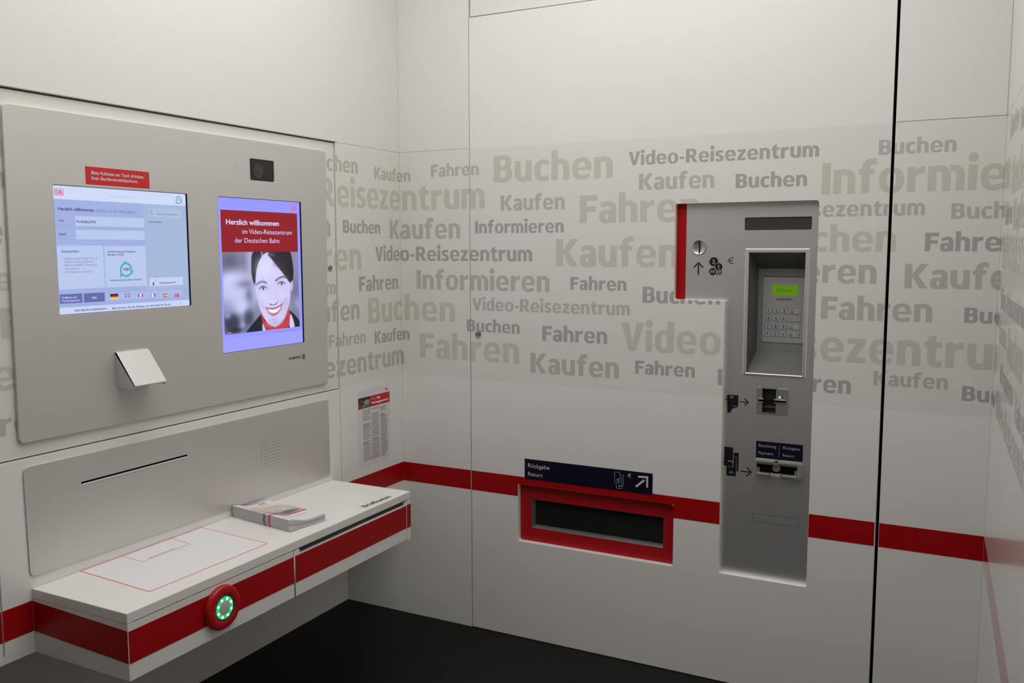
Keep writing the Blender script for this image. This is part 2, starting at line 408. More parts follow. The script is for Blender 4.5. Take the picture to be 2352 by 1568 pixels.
# ------------------------------------------------------------ wall lettering, unrolled coordinate s (left wall < 0 < back wall < X3 < right wall)
RAT = {'Kaufen': 4.70, 'Fahren': 4.59, 'Buchen': 4.88, 'Informieren': 7.75, 'Video-Reisezentrum': 13.65}
CAP = {0: .051, 1: .061, 2: .082, 3: .108}
WORDS = [
('Buchen',-.591,-.295,1.956,.061,1),('Kaufen',-.183,.058,1.944,.0506,1),('Fahren',.162,.397,1.958,.0511,1),('Video-Reisezentrum',-.985,.425,1.820,.1086,0),
('Fahren',-.843,-.471,1.701,.0811,1),('Buchen',-.4,-.148,1.717,.0509,2),('Kaufen',-.078,.306,1.697,.0822,1),('Informieren',.378,.783,1.717,.0519,2),
('Video-Reisezentrum',-.186,.644,1.602,.0607,2),('Fahren',-.775,-.284,1.57,.1068,0),('Video-Reisezentrum',-1.177,-.447,1.475,.0534,1),('Fahren',-.302,-.021,1.479,.061,2),
('Informieren',.083,.722,1.479,.0831,1),('Buchen',-.243,.277,1.341,.108,0),('Kaufen',-.678,-.302,1.366,.0807,1),('Video-Reisezentrum',.362,1.065,1.395,.052,1),
('Fahren',-.497,-.263,1.265,.0505,1),('Kaufen',-.201,.043,1.254,.0518,2),('Buchen',.335,.587,1.304,.0512,2),('Fahren',.096,.585,1.179,.1077,0),
('Video-Reisezentrum',-1.133,.013,1.144,.0837,1),('Fahren',.813,1.05,1.49,.051,2),('Buchen',1.115,1.414,1.446,.0616,2),('Fahren',.69,.972,1.28,.0612,2),
('Video-Reisezentrum',1.03,2.428,1.258,.1100,0),('Kaufen',.637,1.023,1.145,.0828,1),('Fahren',1.089,1.325,1.17,.0511,2),('Informieren',1.412,1.878,1.147,.061,2),
('Buchen',.468,.989,1.924,.1074,0),('Kaufen',.499,.787,1.809,.0619,1),('Fahren',.852,1.335,1.753,.107,0),('Kaufen',.75,1.253,1.583,.108,0),
('Video-Reisezentrum',1.052,1.746,1.968,.0504,2),('Kaufen',1.095,1.383,1.874,.0611,1),('Buchen',1.461,1.709,1.869,.0506,2),('Buchen',1.937,2.171,1.964,.0491,1),
('Informieren',1.758,2.548,1.838,.1068,0),('Video-Reisezentrum',1.400,2.087,1.761,.052,1),('Buchen',2.165,2.409,1.747,.0501,1),('Buchen',1.58,2.003,1.642,.0872,0),
('Fahren',2.091,2.361,1.642,.0609,2),('Informieren',1.31,1.946,1.532,.0826,1),('Kaufen',2.034,2.413,1.519,.0813,1),('Fahren',1.77,2.123,1.406,.0792,1),
('Buchen',2.218,2.461,1.409,.0501,2),('Kaufen',1.95,2.18,1.184,.0494,1),('Buchen',2.223,2.462,1.151,.0493,2),
# left of the terminal
('Buchen',-2.05,-1.760,1.890,.061,0),('Informieren',-2.19,-1.760,1.810,.055,1),('Fahren',-2.08,-1.740,1.665,.075,1),('Kaufen',-2.02,-1.735,1.545,.061,0),
('Fahren',-1.822,-1.452,1.420,.080,0),('Video-Reisezentrum',-2.44,-1.33,1.285,.081,0),('Fahren',-1.985,-1.705,1.165,.061,1),
# right wall
('Kaufen',2.50,2.79,1.975,.061,1),('Fahren',2.86,3.14,1.955,.061,2),('Buchen',2.66,3.18,1.800,.107,0),('Fahren',2.46,2.74,1.720,.061,2),('Kaufen',2.80,3.18,1.700,.082,1),
('Informieren',2.44,3.30,1.590,.110,0),('Video-Reisezentrum',2.47,3.30,1.470,.061,2),('Kaufen',2.50,2.78,1.370,.061,1),('Buchen',2.84,3.30,1.345,.096,1),('Informieren',2.62,3.08,1.262,.061,2),
('Fahren',3.18,3.46,1.24,.061,2),('Video-Reisezentrum',2.52,3.63,1.145,.081,1)]
GAPS = [(SEAM-G-.001, SEAM+G), (XA-G, XA+G), (XB0, XB1)]
def fold(s, z, e=.0002):
    if s < SEAM: return Vector((-.005+e, s, z))
    if s <= 0: return Vector((e, s-e if s > -e else s, z))
    if s <= X3: return Vector((s, -e, z))
    return FRW(s-X3, z, e)
# heavy humanist sans drawn as overlapping strokes; cap height 1, x-height .76
SW, TH_, XH, AS = .240, .175, .76, 1.07
def sup(cx, cy, a, b, deg, n=2.35):
    c, s_ = math.cos(R(deg)), math.sin(R(deg))
    return (cx+a*math.copysign(abs(c)**(2/n), c), cy+b*math.copysign(abs(s_)**(2/n), s_))
def bandp(cx, cy, ao, bo, ai, bi, a0, a1, n=18, icx=None, icy=None):
    icx = cx if icx is None else icx; icy = cy if icy is None else icy
    return [sup(cx, cy, ao, bo, a0+(a1-a0)*k/n) for k in range(n+1)] + [sup(icx, icy, ai, bi, a0+(a1-a0)*k/n) for k in range(n, -1, -1)]
def rc_(x0, x1, y0, y1): return [(x0, y0), (x1, y0), (x1, y1), (x0, y1)]
def arch(x0, W, top=XH+.02):
    return [bandp(x0+W-.36, .44, .36, top-.44, .36-SW+.0, top-.44-TH_, 0, 100, 12), rc_(x0+W-SW, x0+W, 0, .45),
            [(x0+SW*.8, .62), (x0+SW+.06, .715), (x0+W-.38, top+.0), (x0+W-.31, top-.003), (x0+W-.31, top-TH_-.01), (x0+W-.40, top-TH_-.015), (x0+SW*.8, .46)]]
def bowl(x0, W): return bandp(x0+W/2, XH/2, W/2, XH/2+.02, W/2-SW+.01, XH/2-TH_+.05, 0, 360, 36)
def flip(Ps, W, h=XH): return [[(W-x, h-y) for x, y in P] for P in Ps]
def halves(P):
    # a closed ring comes as one outline with a slit: cut it into two bands
    n = len(P)//2-1
    if len(P) > 50 and abs(P[0][0]-P[n][0])+abs(P[0][1]-P[n][1]) < 1e-6:
        o, i = P[:n+1], P[n+1:][::-1]; h = n//2
        return [o[:h+1]+i[:h+1][::-1], o[h:]+i[h:][::-1]]
    return [P]
def G_n(): return [rc_(0, SW, 0, XH)] + arch(0, .68), .68
def glyph(ch):
    if ch == 'n': return G_n()
    if ch == 'h': P, W = G_n(); return P + [rc_(0, SW, 0, AS)], W
    if ch == 'u': P, W = G_n(); return flip(P, W), W
    if ch == 'm': return [rc_(0, SW, 0, XH)] + arch(0, .645) + arch(.39, .645), 1.035
    if ch == 'r': return [rc_(0, SW, 0, XH), [(SW*.8, .46), (SW*.8, .63), (.36, .76), (.50, .775), (.50, .565), (.40, .565), (.30, .52)]], .50
    if ch == 'i': return [rc_(0, SW, 0, XH), circ(SW/2, .985, .145, 20)], SW
    if ch == 'I': return [rc_(0, .27, 0, 1)], .27
    if ch == 'o': return [bowl(0, .74)], .74
    if ch == 'd': return [bowl(0, .68), rc_(.70-SW, .70, 0, AS)], .70
    if ch == 'c': return [bandp(.36, XH/2, .36, XH/2+.02, .11, XH/2-TH_+.03, 62, 298)] + [[(.42, XH+.02), (.56, XH-.01), (.56, XH-.21), (.40, XH-TH_+.02)], [(.42, -.02), (.56, .01), (.56, .21), (.40, TH_-.02)]], .57
    if ch == 'e': return [bandp(.36, XH/2, .36, XH/2+.02, .145, XH/2-.135, -6, 292), [(.14, .315), (.715, .315), (.715, .425), (.14, .425)], [(.40, -.02), (.66, .03), (.66, .21), (.40, .145)]], .72
    if ch == 'a': return [rc_(.63-SW, .63, 0, .50), bandp(.32, .48, .31, .30, .31-SW+.0, .30-TH_, 0, 100, 12), [(.05, .70), (.08, .545), (.32, .60), (.34, .78), (.25, .78)], bandp(.26, .22, .26, .24, .055, .10, 0, 360, 28, .285), rc_(.32, .45, .335, .45)], .63
    if ch == 'f': return [rc_(.09, .09+SW, 0, .82), rc_(0, .46, XH-TH_, XH), bandp(.42, .76, .33, .32, .33-SW, .32-TH_, 85, 180, 10), [(.40, 1.08), (.53, 1.06), (.53, .87), (.40, .895)]], .52
    if ch == 't': return [[(.09, .22), (.09+SW, .22), (.09+SW, .97), (.12, .90), (.09, .80)], rc_(0, .49, XH-TH_, XH), bandp(.38, .25, .29, .27, .29-SW, .27-TH_, 180, 272, 10), [(.36, -.02), (.50, .0), (.50, .18), (.36, .165)]], .50
    if ch == 'z': return [rc_(.02, .56, XH-TH_, XH), rc_(0, .57, 0, TH_), [(0, TH_-.02), (.26, TH_-.02), (.56, XH-TH_+.02), (.28, XH-TH_+.02)]], .57
    if ch == 's': return [bandp(.285, .55, .275, .23, .275-SW+.01, .23-TH_+.02, 75, 262, 14), bandp(.275, .21, .285, .23, .285-SW+.01, .23-TH_+.02, -105, 98, 14), [(.30, .78), (.52, .75), (.50, .57), (.30, .615)], [(.25, -.02), (.02, .02), (.03, .20), (.25, .145)], [(.20, .32), (.36, .32), (.36, .48), (.20, .48)]], .56
    if ch == '-': return [rc_(.02, .34, .29, .45)], .36
    if ch == 'F': return [rc_(0, .27, 0, 1), rc_(0, .66, .80, 1), rc_(0, .60, .41, .60)], .63
    if ch == 'V': return [[(0, 1), (.285, 1), (.50, .02), (.50, 0), (.30, 0)], [(.86, 1), (.59, 1), (.385, .10), (.36, 0), (.56, 0)]], .83
    if ch == 'K': return [rc_(0, .27, 0, 1), [(.25, .54), (.56, 1), (.86, 1), (.50, .52), (.86, 0), (.55, 0)]], .83
    if ch == 'B': return [rc_(0, .27, 0, 1), rc_(0, .45, .83, 1), rc_(0, .45, .43, .60), rc_(0, .45, 0, .17), bandp(.42, .73, .29, .27, .05, .115, -90, 90), bandp(.43, .30, .32, .30, .06, .13, -90, 90)], .74
    if ch == 'R': return [rc_(0, .27, 0, 1), rc_(0, .42, .82, 1), rc_(0, .42, .38, .55), bandp(.42, .685, .31, .315, .06, .135, -90, 90), [(.30, .42), (.56, .42), (.84, 0), (.54, 0)]], .80
def heavy(t):
    polys = []; x = 0
    for ch in t:
        P, W = glyph(ch); P = [h for q in P for h in halves(q)]; polys += [[(a+x, b) for a, b in q] for q in P]; x += W+.095
    return polys, x-.095
def lettering(t, s0, s1, z, cap, tone):
    polys, W = heavy(t); k = (s1-s0)/W
    me = union_polys([[(s0+a*k, z+b*cap) for a, b in P] for P in polys])
    bm = bmesh.new(); bm.from_mesh(me); bpy.data.meshes.remove(me)
    def cut(co, no): bmesh.ops.bisect_plane(bm, geom=list(bm.verts)+list(bm.edges)+list(bm.faces), plane_co=co, plane_no=no, dist=1e-6)
    for c in [0, X3] + [x for g in GAPS for x in g]:
        if s0 < c < s1: cut((c, 0, 0), (1, 0, 0))
    kill = list(GAPS); zt = z+cap*1.2
    if s1 > OU0 and s0 < OU2 and zt > OZ0:
        for c in (OU0, OU1, OU2): cut((c, 0, 0), (1, 0, 0))
        for c in (OZ0, OZ1, OZ2): cut((0, c, 0), (0, 1, 0))
    dead = []
    for q in bm.faces:
        c = q.calc_center_median()
        if any(a < c.x < b for a, b in kill): dead.append(q)
        elif OU0 < c.x < OU2 and OZ1 < c.y < OZ2: dead.append(q)
        elif OU1 < c.x < OU2 and OZ0 < c.y < OZ2: dead.append(q)
    bmesh.ops.delete(bm, geom=dead, context='FACES')
    bmesh.ops.split_edges(bm, edges=[e for e in bm.edges if all(abs(v.co.x) < 1e-5 for v in e.verts) or all(abs(v.co.x-X3) < 1e-5 for v in e.verts)])
    side = [(q, q.calc_center_median().x) for q in bm.faces]; done = set()
    for q, c in side:
        for v in q.verts:
            if v in done: continue
            done.add(v); s, zz = v.co.x, v.co.y
            if c < 0: s = min(s, -.0005)
            elif c < X3: s = min(max(s, .0005), X3-.0005)
            else: s = max(s, X3+.0005)
            v.co = fold(s, zz)
    mid = (s0+s1)/2
    root = wl if mid < 0 else (wr if mid > X3 else (door2 if (s0 > XA and s1 < XB0) else wb))
    if mid < 0 and s0 > -1.89 and s1 < SEAM: root = door1
    me = bpy.data.meshes.new('lettering'); bm.to_mesh(me); bm.free()
    link('lettering', me, M_letters[tone], root)

for wd_ in WORDS: lettering(*wd_)

# ============================================================ VIDEO TERMINAL on the left wall
vt = thing('video_terminal', 'large grey metal video terminal on the left wall with two lit screens and a camera', 'terminal', (0, -1.145, 1.135))
H1 = (-1.6600, -1.1935, 1.4715, 1.8275); H2 = (-1.0645, -.6530, 1.3020, 1.8265); HC = (-.9115, -.7915, 1.8900, 1.9640)
edge = round_poly([(-1.7965, 1.1385), (-.5200, 1.1300), (-.5030, 2.0265), (-1.7905, 2.0265)], .018, 6)
plate('front_plate', FL, [edge, rrect(*H1, .004), rrect(*H2, .004), rrect(*HC, .006), circ(-.9754, 1.9283, .0016, 10)], -.0052, .006, M_alu, vt, .0010)
boxo('dark_backing', FL, -1.68, -.63, 1.28, 1.985, -.0058, -.0050, M_hole, vt)
for h_ in (H1, H2): plate('screen_gasket', FL, [rrect(h_[0]-.0015, h_[1]+.0015, h_[2]-.0015, h_[3]+.0015, .004), rrect(h_[0]+.0007, h_[1]-.0012, h_[2]+.0010, h_[3]-.0010, .0035)], -.0045, .0050, M_navy, vt)
scr = boxo('screen', FL, -1.668, -1.186, 1.463, 1.836, -.0052, -.0013, M_black, vt)
U, V_, W_, H_ = -1.6541, 1.472, .4663, .3555
FSc = F(FL(U, V_, -.0012), FL.u, FL.v)
BG, HD, WB, BT, TX, TY = (158,174,222), (206,217,247), (184,200,236), (98,104,168), (84,84,140), (120,124,180)
def tq(t, u, v, u1, cap=.021, col=TX, b=.02): return ('t', t, u, v, cap, col, u1-u, b)
items = [('r', -.02, -.02, 1.02, 1.02, BG), ('r', -.02, .893, 1.02, 1.02, HD), ('r', -.02, -.02, 1.02, .055, (200,212,246)),
 ('r', .632, .16, 1.02, .893, (163,183,218)), ('r', .669, .781, .945, .855, (172,190,222)), ('r', .133, .691, .633, .769, WB), ('r', .133, .587, .633, .662, WB),
 ('r', .005, .690, .118, .693, (150,160,208)), ('r', .005, .586, .118, .589, (150,160,208)),
 ('r', .004, .197, .318, .537, WB), ('r', .325, .197, .634, .535, WB), ('r', .657, .191, .934, .262, (196,208,240)), ('r', .322, .085, .932, .150, (168,184,226)),
 ('r', .004, .086, .155, .159, BT), ('r', .165, .085, .312, .158, BT)]
items += [('r', .006, .921, .064, .972, (214,60,110)), ('r', .010, .925, .060, .968, HD), ('t', 'DB', .015, .931, .031, (214,50,100), .040, .03)]
items += [tq('19.11.2017 | 11:04:11 Uhr', .378, .931, .572, .014, (170,178,218), 0.), tq('Herzlich willkommen.', .023, .808, .271, .024, TX, .04), tq('Wohin soll die Reise gehen?', .281, .807, .579, .022, (112,114,170), .0),
 tq('Suche nach Angeboten', .735, .805, .911, .016, TY), tq('Von', .023, .720, .060, .020), tq('Nach', .021, .615, .067, .021), tq('F\u00fcrth(Bay)Hbf', .141, .715, .274, .022), ('r', .141, .607, .153, .609, TX),
 tq('Top-Angebote', .667, .735, .775, .015), tq('Gesamtangebot', .028, .483, .147, .019), tq('Verkehrsverbund Gro\u00dfraum', .345, .480, .556, .018), tq('N\u00fcrnberg (VGN)', .344, .455, .467, .018),
 tq('Angebote nach Kategorien, z.B.', .050, .428, .275, .017, TY, 0.), tq('Bayern-Ticket, Sparpreise,', .050, .403, .243, .017, TY, 0.), tq('BahnTix, RailFly, Zeitkarten', .049, .377, .268, .017, TY, 0.), tq('und weitere', .048, .350, .140, .017, TY, 0.),
 tq('Alle Angebote von A bis Z', .049, .323, .237, .017, TY, 0.), ('r', .028, .434, .034, .437, TY), ('r', .030, .330, .036, .333, TY),
 tq('Verkehrsverbund Gro\u00dfraum N\u00fcrnberg', .355, .246, .596, .016), tq('Fahrplanauskunft', .736, .208, .870, .017, TX, .02),
 tq('Tariflisten und', .015, .124, .116, .017, (196,202,240)), tq('Vertragspartner', .014, .099, .140, .017, (196,202,240)), tq('Hilfe', .217, .111, .255, .017, (196,202,240)),
 tq('Kein Ber\u00fchrungsbildschirm.', .099, .018, .325, .019), tq('Bitte dr\u00fccken Sie die Ruftaste, wir sind gleich f\u00fcr Sie da!', .362, .015, .822, .019)]
TEAL = (72,172,190)
def rel(P, u, v, s): return [(u+a*s, v+b*s*W_/H_) for a, b in P]
def vgn(u, v, s):
    o = []
    for a0 in (95, 215, 335): o.append(('p', rel(arc(0, 0, .040, a0, a0+105, .0125), u, v, s), TEAL))
    o.append(('p', rel(quadstrip((-.012, .052), (.012, .036), .012), u, v, s), TEAL)); o.append(('p', rel(quadstrip((.052, -.012), (.032, -.028), .012), u, v, s), TEAL)); o.append(('p', rel(quadstrip((-.040, -.046), (-.040, -.010), .012), u, v, s), TEAL))
    return o
items += vgn(.478, .338, 1.) + vgn(.925, .940, .55) + [tq('VGN', .453, .330, .504, .024, (70,72,130), .03), tq('VGN', .913, .937, .939, .010, (70,72,130), .03)]
items += [('p', rel(arc(0, 0, .010, 0, 360, .0022), .690, .822, 1.), TX), ('p', rel(quadstrip((.007, -.007), (.015, -.015), .003), .690, .822, 1.), TX)]
items += [('t', 'i', .679, .198, .030, TX, .013, .05), ('p', rel(arc(0, 0, .009, 0, 360, .0015), .702, .240, 1.), TY), ('p', rel(quadstrip((0, .006), (0, 0), .0015), .702, .240, 1.), TY)]
def flag(u0, v0, u1, v1, bands, vert=False):
    n = len(bands); o = []
    for i, c in enumerate(bands):
        if vert: o.append(('r', u0+(u1-u0)*i/n, v0, u0+(u1-u0)*(i+1)/n, v1, c))
        else: o.append(('r', u0, v1-(v1-v0)*(i+1)/n, u1, v1-(v1-v0)*i/n, c))
    return o
items += flag(.349, .100, .409, .142, [(25,18,22), (205,45,50), (225,210,110)])
items += [('r', .460, .109, .496, .137, (105,100,190)), ('r', .460, .119, .496, .127, (225,215,245)), ('r', .474, .109, .482, .137, (225,215,245)), ('r', .460, .1215, .496, .1245, (200,60,120)), ('r', .4765, .109, .4795, .137, (200,60,120))]
items += flag(.558, .103, .599, .130, [(100,120,225), (225,228,250), (215,70,110)], True) + flag(.655, .098, .697, .125, [(120,190,190), (225,232,248), (215,60,110)], True)
items += flag(.757, .091, .795, .118, [(205,50,70), (225,205,120), (225,205,120), (205,50,70)]) + [('r', .764, .101, .774, .110, (150,110,80))]
items += [('r', .854, .085, .892, .113, (205,35,90)), ('p', rel(arc(0, 0, .0065, 40, 320, .003), .869, .0985, 1.), (235,215,240)), ('p', rel(circ(0, 0, .0026, 8), .880, .0985, 1.), (235,215,240))]
page('screen_image', FSc, items, M_screen, scr, .0001, W_, H_)
scr2 = boxo('screen', FL, -1.072, -.645, 1.294, 1.835, -.0052, -.0013, M_black, vt)
U2, V2, W2, H2_ = -1.0547, 1.302, .4065, .525
FSd = F(FL(U2, V2, -.0012), FL.u, FL.v)
items = [('r', -.03, -.02, 1.03, 1.02, (150,152,252)), ('r', -.03, -.02, 1.03, .09, (158,160,252)), ('r', .016, .648, .950, .918, (142,14,22)), ('r', .877, .935, .934, .972, (222,90,120)), ('r', .883, .939, .928, .968, (152,150,250)),
 ('t', 'DB', .888, .943, .021, (222,80,110), .036, .03),
 ('t', 'Herzlich willkommen', .073, .826, .034, (214,206,255), .634, .026), ('t', 'im Video-Reisezentrum', .257, .768, .031, (214,206,255), .615, 0.), ('t', 'der Deutschen Bahn.', .167, .710, .031, (214,206,255), .552, 0.),
 ('t', 'In der Region | F\u00fcr die Region', .579, .094, .011, (190,70,120), .330, 0.)]
page('screen_image', FSd, items, M_screen, scr2, .0001, W2, H2_)

# the portrait shown on the tall screen
def pip(P, X, Y):
    ins = np.zeros(X.shape, bool); n = len(P)
    for i in range(n):
        x0, y0 = P[i-1]; x1, y1 = P[i]
        c = ((y0 > Y) != (y1 > Y)) & (X < (x1-x0)*(Y-y0)/((y1-y0) or 1e-9)+x0); ins ^= c
    return ins
def blur(a, k):
    if k < 1: return a
    ker = np.exp(-.5*(np.arange(-3*k, 3*k+1)/k)**2); ker /= ker.sum(); p = 3*k
    b = np.pad(a, p, mode='edge')
    b = np.apply_along_axis(lambda r: np.convolve(r, ker, 'valid'), 0, b); return np.apply_along_axis(lambda r: np.convolve(r, ker, 'valid'), 1, b)
class Paint:
    def __init__(s, w, h, box, bg):
        s.u = box[0]+(np.arange(w)+.5)/w*(box[1]-box[0]); s.v = box[2]+(np.arange(h)+.5)/h*(box[3]-box[2])
        s.X, s.Y = np.meshgrid(s.u, s.v); s.im = np.zeros((h, w, 3)); s.im[:] = bg
    def put(s, m, col, a=1.):
        m = (m*a)[..., None]; s.im = s.im*(1-m)+np.array(col, float)*m
    def poly(s, P, col, k=1, a=1.): s.put(blur(pip(smooth(P), s.X, s.Y).astype(float), k), col, a)
    def blob(s, u, v, ru, rv, col, a=1., pw=2): s.put(np.exp(-(((s.X-u)/ru)**2+((s.Y-v)/rv)**2)**(pw/2)), col, a)
    def line(s, pts, wd, col, a=1., k=1):
        m = np.zeros(s.X.shape)
        for (x0, y0), (x1, y1) in zip(pts, pts[1:]):
            dx, dy = x1-x0, y1-y0; t = np.clip(((s.X-x0)*dx+(s.Y-y0)*dy)/(dx*dx+dy*dy+1e-12), 0, 1)
            d = np.hypot(s.X-x0-t*dx, (s.Y-y0-t*dy)*1.29); m = np.maximum(m, np.clip((wd-d)/(wd*.6), 0, 1))
        s.put(m, col, a)
def smooth(P, n=2):
    for _ in range(n):
        Q = []
        for i in range(len(P)):
            a, b = P[i-1], P[i]; Q += [(a[0]*.75+b[0]*.25, a[1]*.75+b[1]*.25), (a[0]*.25+b[0]*.75, a[1]*.25+b[1]*.75)]
        P = Q
    return P
pb = (.016, .948, .118, .650)
p = Paint(250, 184, pb, (128, 132, 158))
p.blob(.25, .62, .30, .10, (150,152,180)); p.blob(.10, .58, .14, .10, (96,98,124)); p.blob(.25, .57, .035, .10, (118,118,150), .8); p.blob(.34, .60, .04, .10, (176,180,220), .8); p.blob(.20, .40, .30, .13, (196,200,242), 1, 4); p.blob(.10, .47, .12, .05, (205,208,250)); p.blob(.27, .44, .10, .03, (120,122,160), .8)
p.blob(.31, .36, .05, .06, (90,92,130), .7); p.blob(.06, .30, .06, .04, (150,152,190), .6); p.blob(.22, .29, .08, .05, (205,210,252), .9)
p.blob(.10, .19, .10, .06, (52,52,78), .95, 4); p.blob(.30, .21, .06, .06, (64,66,98), .9, 3); p.blob(.22, .15, .03, .05, (170,175,220), .8); p.blob(.06, .24, .03, .02, (150,158,205), .8); p.blob(.14, .14, .10, .02, (34,34,54), .9); p.blob(.36, .14, .06, .03, (150,155,205), .8)
p.blob(.92, .58, .06, .10, (140,142,178)); p.blob(.90, .38, .05, .07, (108,110,146), .9); p.blob(.93, .28, .05, .05, (160,165,205), .8); p.blob(.88, .22, .05, .04, (118,120,156), .8)
p.poly([(.23, .10), (.33, .165), (.42, .215), (.455, .235), (.50, .10)], (26,24,38)); p.poly([(.79, .245), (.83, .235), (.95, .165), (.95, .10), (.74, .10)], (26,24,38))
p.poly([(.455, .10), (.462, .19), (.53, .12), (.56, .10)], (205,205,248)); p.poly([(.815, .235), (.80, .10), (.885, .10), (.865, .17)], (205,205,248))
p.poly([(.47, .24), (.48, .17), (.56, .12), (.70, .11), (.80, .16), (.81, .24)], (190,165,205))
p.poly([(.449, .245), (.452, .20), (.49, .13), (.53, .09), (.60, .09), (.63, .13), (.57, .15), (.50, .21), (.475, .25)], (196,52,52)); p.poly([(.815, .262), (.815, .17), (.79, .11), (.66, .10), (.60, .13), (.68, .145), (.76, .19), (.79, .25)], (196,52,52))
p.line([(.48, .20), (.55, .12)], .008, (130,26,30), .7); p.line([(.79, .20), (.73, .14)], .008, (130,26,30), .7); p.line([(.50, .17), (.57, .115)], .005, (225,120,90), .6)
p.poly([(.36, .66), (.345, .55), (.352, .48), (.382, .425), (.42, .45), (.50, .66)], (34,28,38)); p.poly([(.45, .66), (.55, .60), (.70, .52), (.80, .45), (.845, .42), (.875, .46), (.882, .53), (.86, .62), (.83, .67)], (34,28,38))
p.poly([(.835, .44), (.862, .45), (.872, .41), (.855, .37), (.835, .38)], (198,186,222))
p.poly([(.535, .650), (.46, .610), (.405, .530), (.385, .43), (.405, .345), (.435, .265), (.48, .205), (.54, .155), (.61, .133), (.68, .150), (.755, .205), (.812, .275), (.835, .36), (.838, .44), (.80, .485), (.73, .535), (.64, .585), (.58, .640)], (208,206,250))
p.blob(.52, .54, .12, .07, (222,222,255), .9); p.blob(.76, .30, .06, .08, (190,178,218), .6); p.blob(.44, .33, .03, .07, (196,188,228), .5); p.blob(.62, .16, .10, .02, (186,170,210), .7); p.blob(.47, .35, .05, .03, (222,214,250), .7); p.blob(.74, .345, .05, .03, (224,214,250), .7)
p.poly([(.53, .645), (.60, .60), (.70, .53), (.80, .455), (.84, .42), (.83, .50), (.76, .56), (.66, .62)], (48,34,44), 1, .9); p.blob(.60, .63, .03, .012, (120,112,140), .6); p.blob(.68, .57, .05, .02, (70,50,70), .6)
p.line([(.405, .432), (.44, .446), (.485, .450), (.525, .440)], .013, (122,100,122), .75); p.line([(.645, .452), (.69, .470), (.74, .478), (.785, .470)], .014, (114,92,112), .75)
for eu, ev, rw in ((.480, .404, .040), (.716, .429, .042)):
    p.blob(eu, ev+.004, rw*1.25, .017, (168,152,186), .75); p.poly([(eu-rw, ev-.003), (eu-rw*.3, ev+.011), (eu+rw*.5, ev+.010), (eu+rw, ev-.002), (eu+rw*.3, ev-.010), (eu-rw*.5, ev-.010)], (232,230,255))
    p.blob(eu+.004, ev, .015, .0115, (84,78,116), 1, 4); p.blob(eu+.004, ev, .006, .005, (20,18,34), 1, 4); p.line([(eu-rw, ev-.001), (eu-rw*.4, ev+.012), (eu+rw*.5, ev+.012), (eu+rw*1.05, ev)], .006, (60,48,76), .9); p.blob(eu+.010, ev+.004, .003, .002, (250,250,255), .9)
p.line([(.655, .395), (.650, .35), (.655, .325)], .006, (190,176,214), .6); p.blob(.60, .302, .05, .018, (222,214,252), .8); p.line([(.553, .298), (.575, .288), (.61, .286), (.645, .294), (.662, .312)], .006, (132,98,130), .8); p.blob(.582, .291, .008, .004, (90,60,90), .8); p.blob(.635, .292, .008, .004, (90,60,90), .8)
p.poly([(.500, .272), (.555, .264), (.61, .262), (.665, .270), (.728, .292), (.705, .248), (.655, .218), (.60, .208), (.545, .226)], (186,116,142)); p.poly([(.522, .262), (.57, .256), (.62, .254), (.67, .264), (.706, .277), (.68, .248), (.64, .232), (.59, .230), (.545, .243)], (246,244,255))
p.line([(.500, .273), (.555, .266), (.61, .264), (.665, .272), (.728, .293)], .005, (120,66,92), .8); p.line([(.46, .31), (.475, .28), (.49, .262)], .005, (176,158,198), .7); p.line([(.765, .33), (.757, .305), (.745, .285)], .005, (172,150,190), .7); p.blob(.60, .186, .05, .008, (178,162,204), .6)
p.line([(.05, .128), (.09, .129)], .004, (220,225,250), .8); p.blob(.485, .47, .004, .004, (130,110,150), .7)
picture('screen_portrait', lambda a, b: FSd((pb[0]+a*(pb[1]-pb[0]))*W2, (pb[2]+b*(pb[3]-pb[2]))*H2_, .0006), p.im, M_screen, scr2)

# camera window
cw = plate('camera_window', FL, [rrect(-.917, -.786, 1.884, 1.970, .006)], -.004, .0025, M_black, vt)
link('lens', lathe(FL, -.868, 1.925, [(.026, .0026), (.026, .0032), (.022, .0032), (.019, .0028), (.012, .0028), (.010, .0034), (0, .0036)]), M_gray, cw)
# red sticker
st = boxo('sticker', FL, -1.5575, -1.3385, 1.8345, 1.8845, .0060, .0063, mat('bright_red_foil', (.58, .012, .022), .4), vt)
link('lettering', to_frame(join([text_at('Bitte Ruftaste am Tisch dr\u00fccken.', -1.5385, 1.8635, .0095, .181, .018), text_at('Kein Ber\u00fchrungsbildschirm.', -1.5385, 1.8485, .0095, .158, .018)]), FL, .00645), M_wprint, st)
# maker's mark
lt = flat_polys([rrect(-.668, -.6535, 1.2405, 1.2585, .004)]); link('lettering', to_frame(join([text_at('metric', -.7425, 1.2455, .0125, .066, .02), lt]), FL, .0063), M_print, vt)
link('emblem', to_frame(flat_polys([arc(-.6607, 1.2495, .0036, 0, 360, .0018), quadstrip((-.6640, 1.2485), (-.6640, 1.2560), .0014)]), FL, .0065), M_alu3, vt)
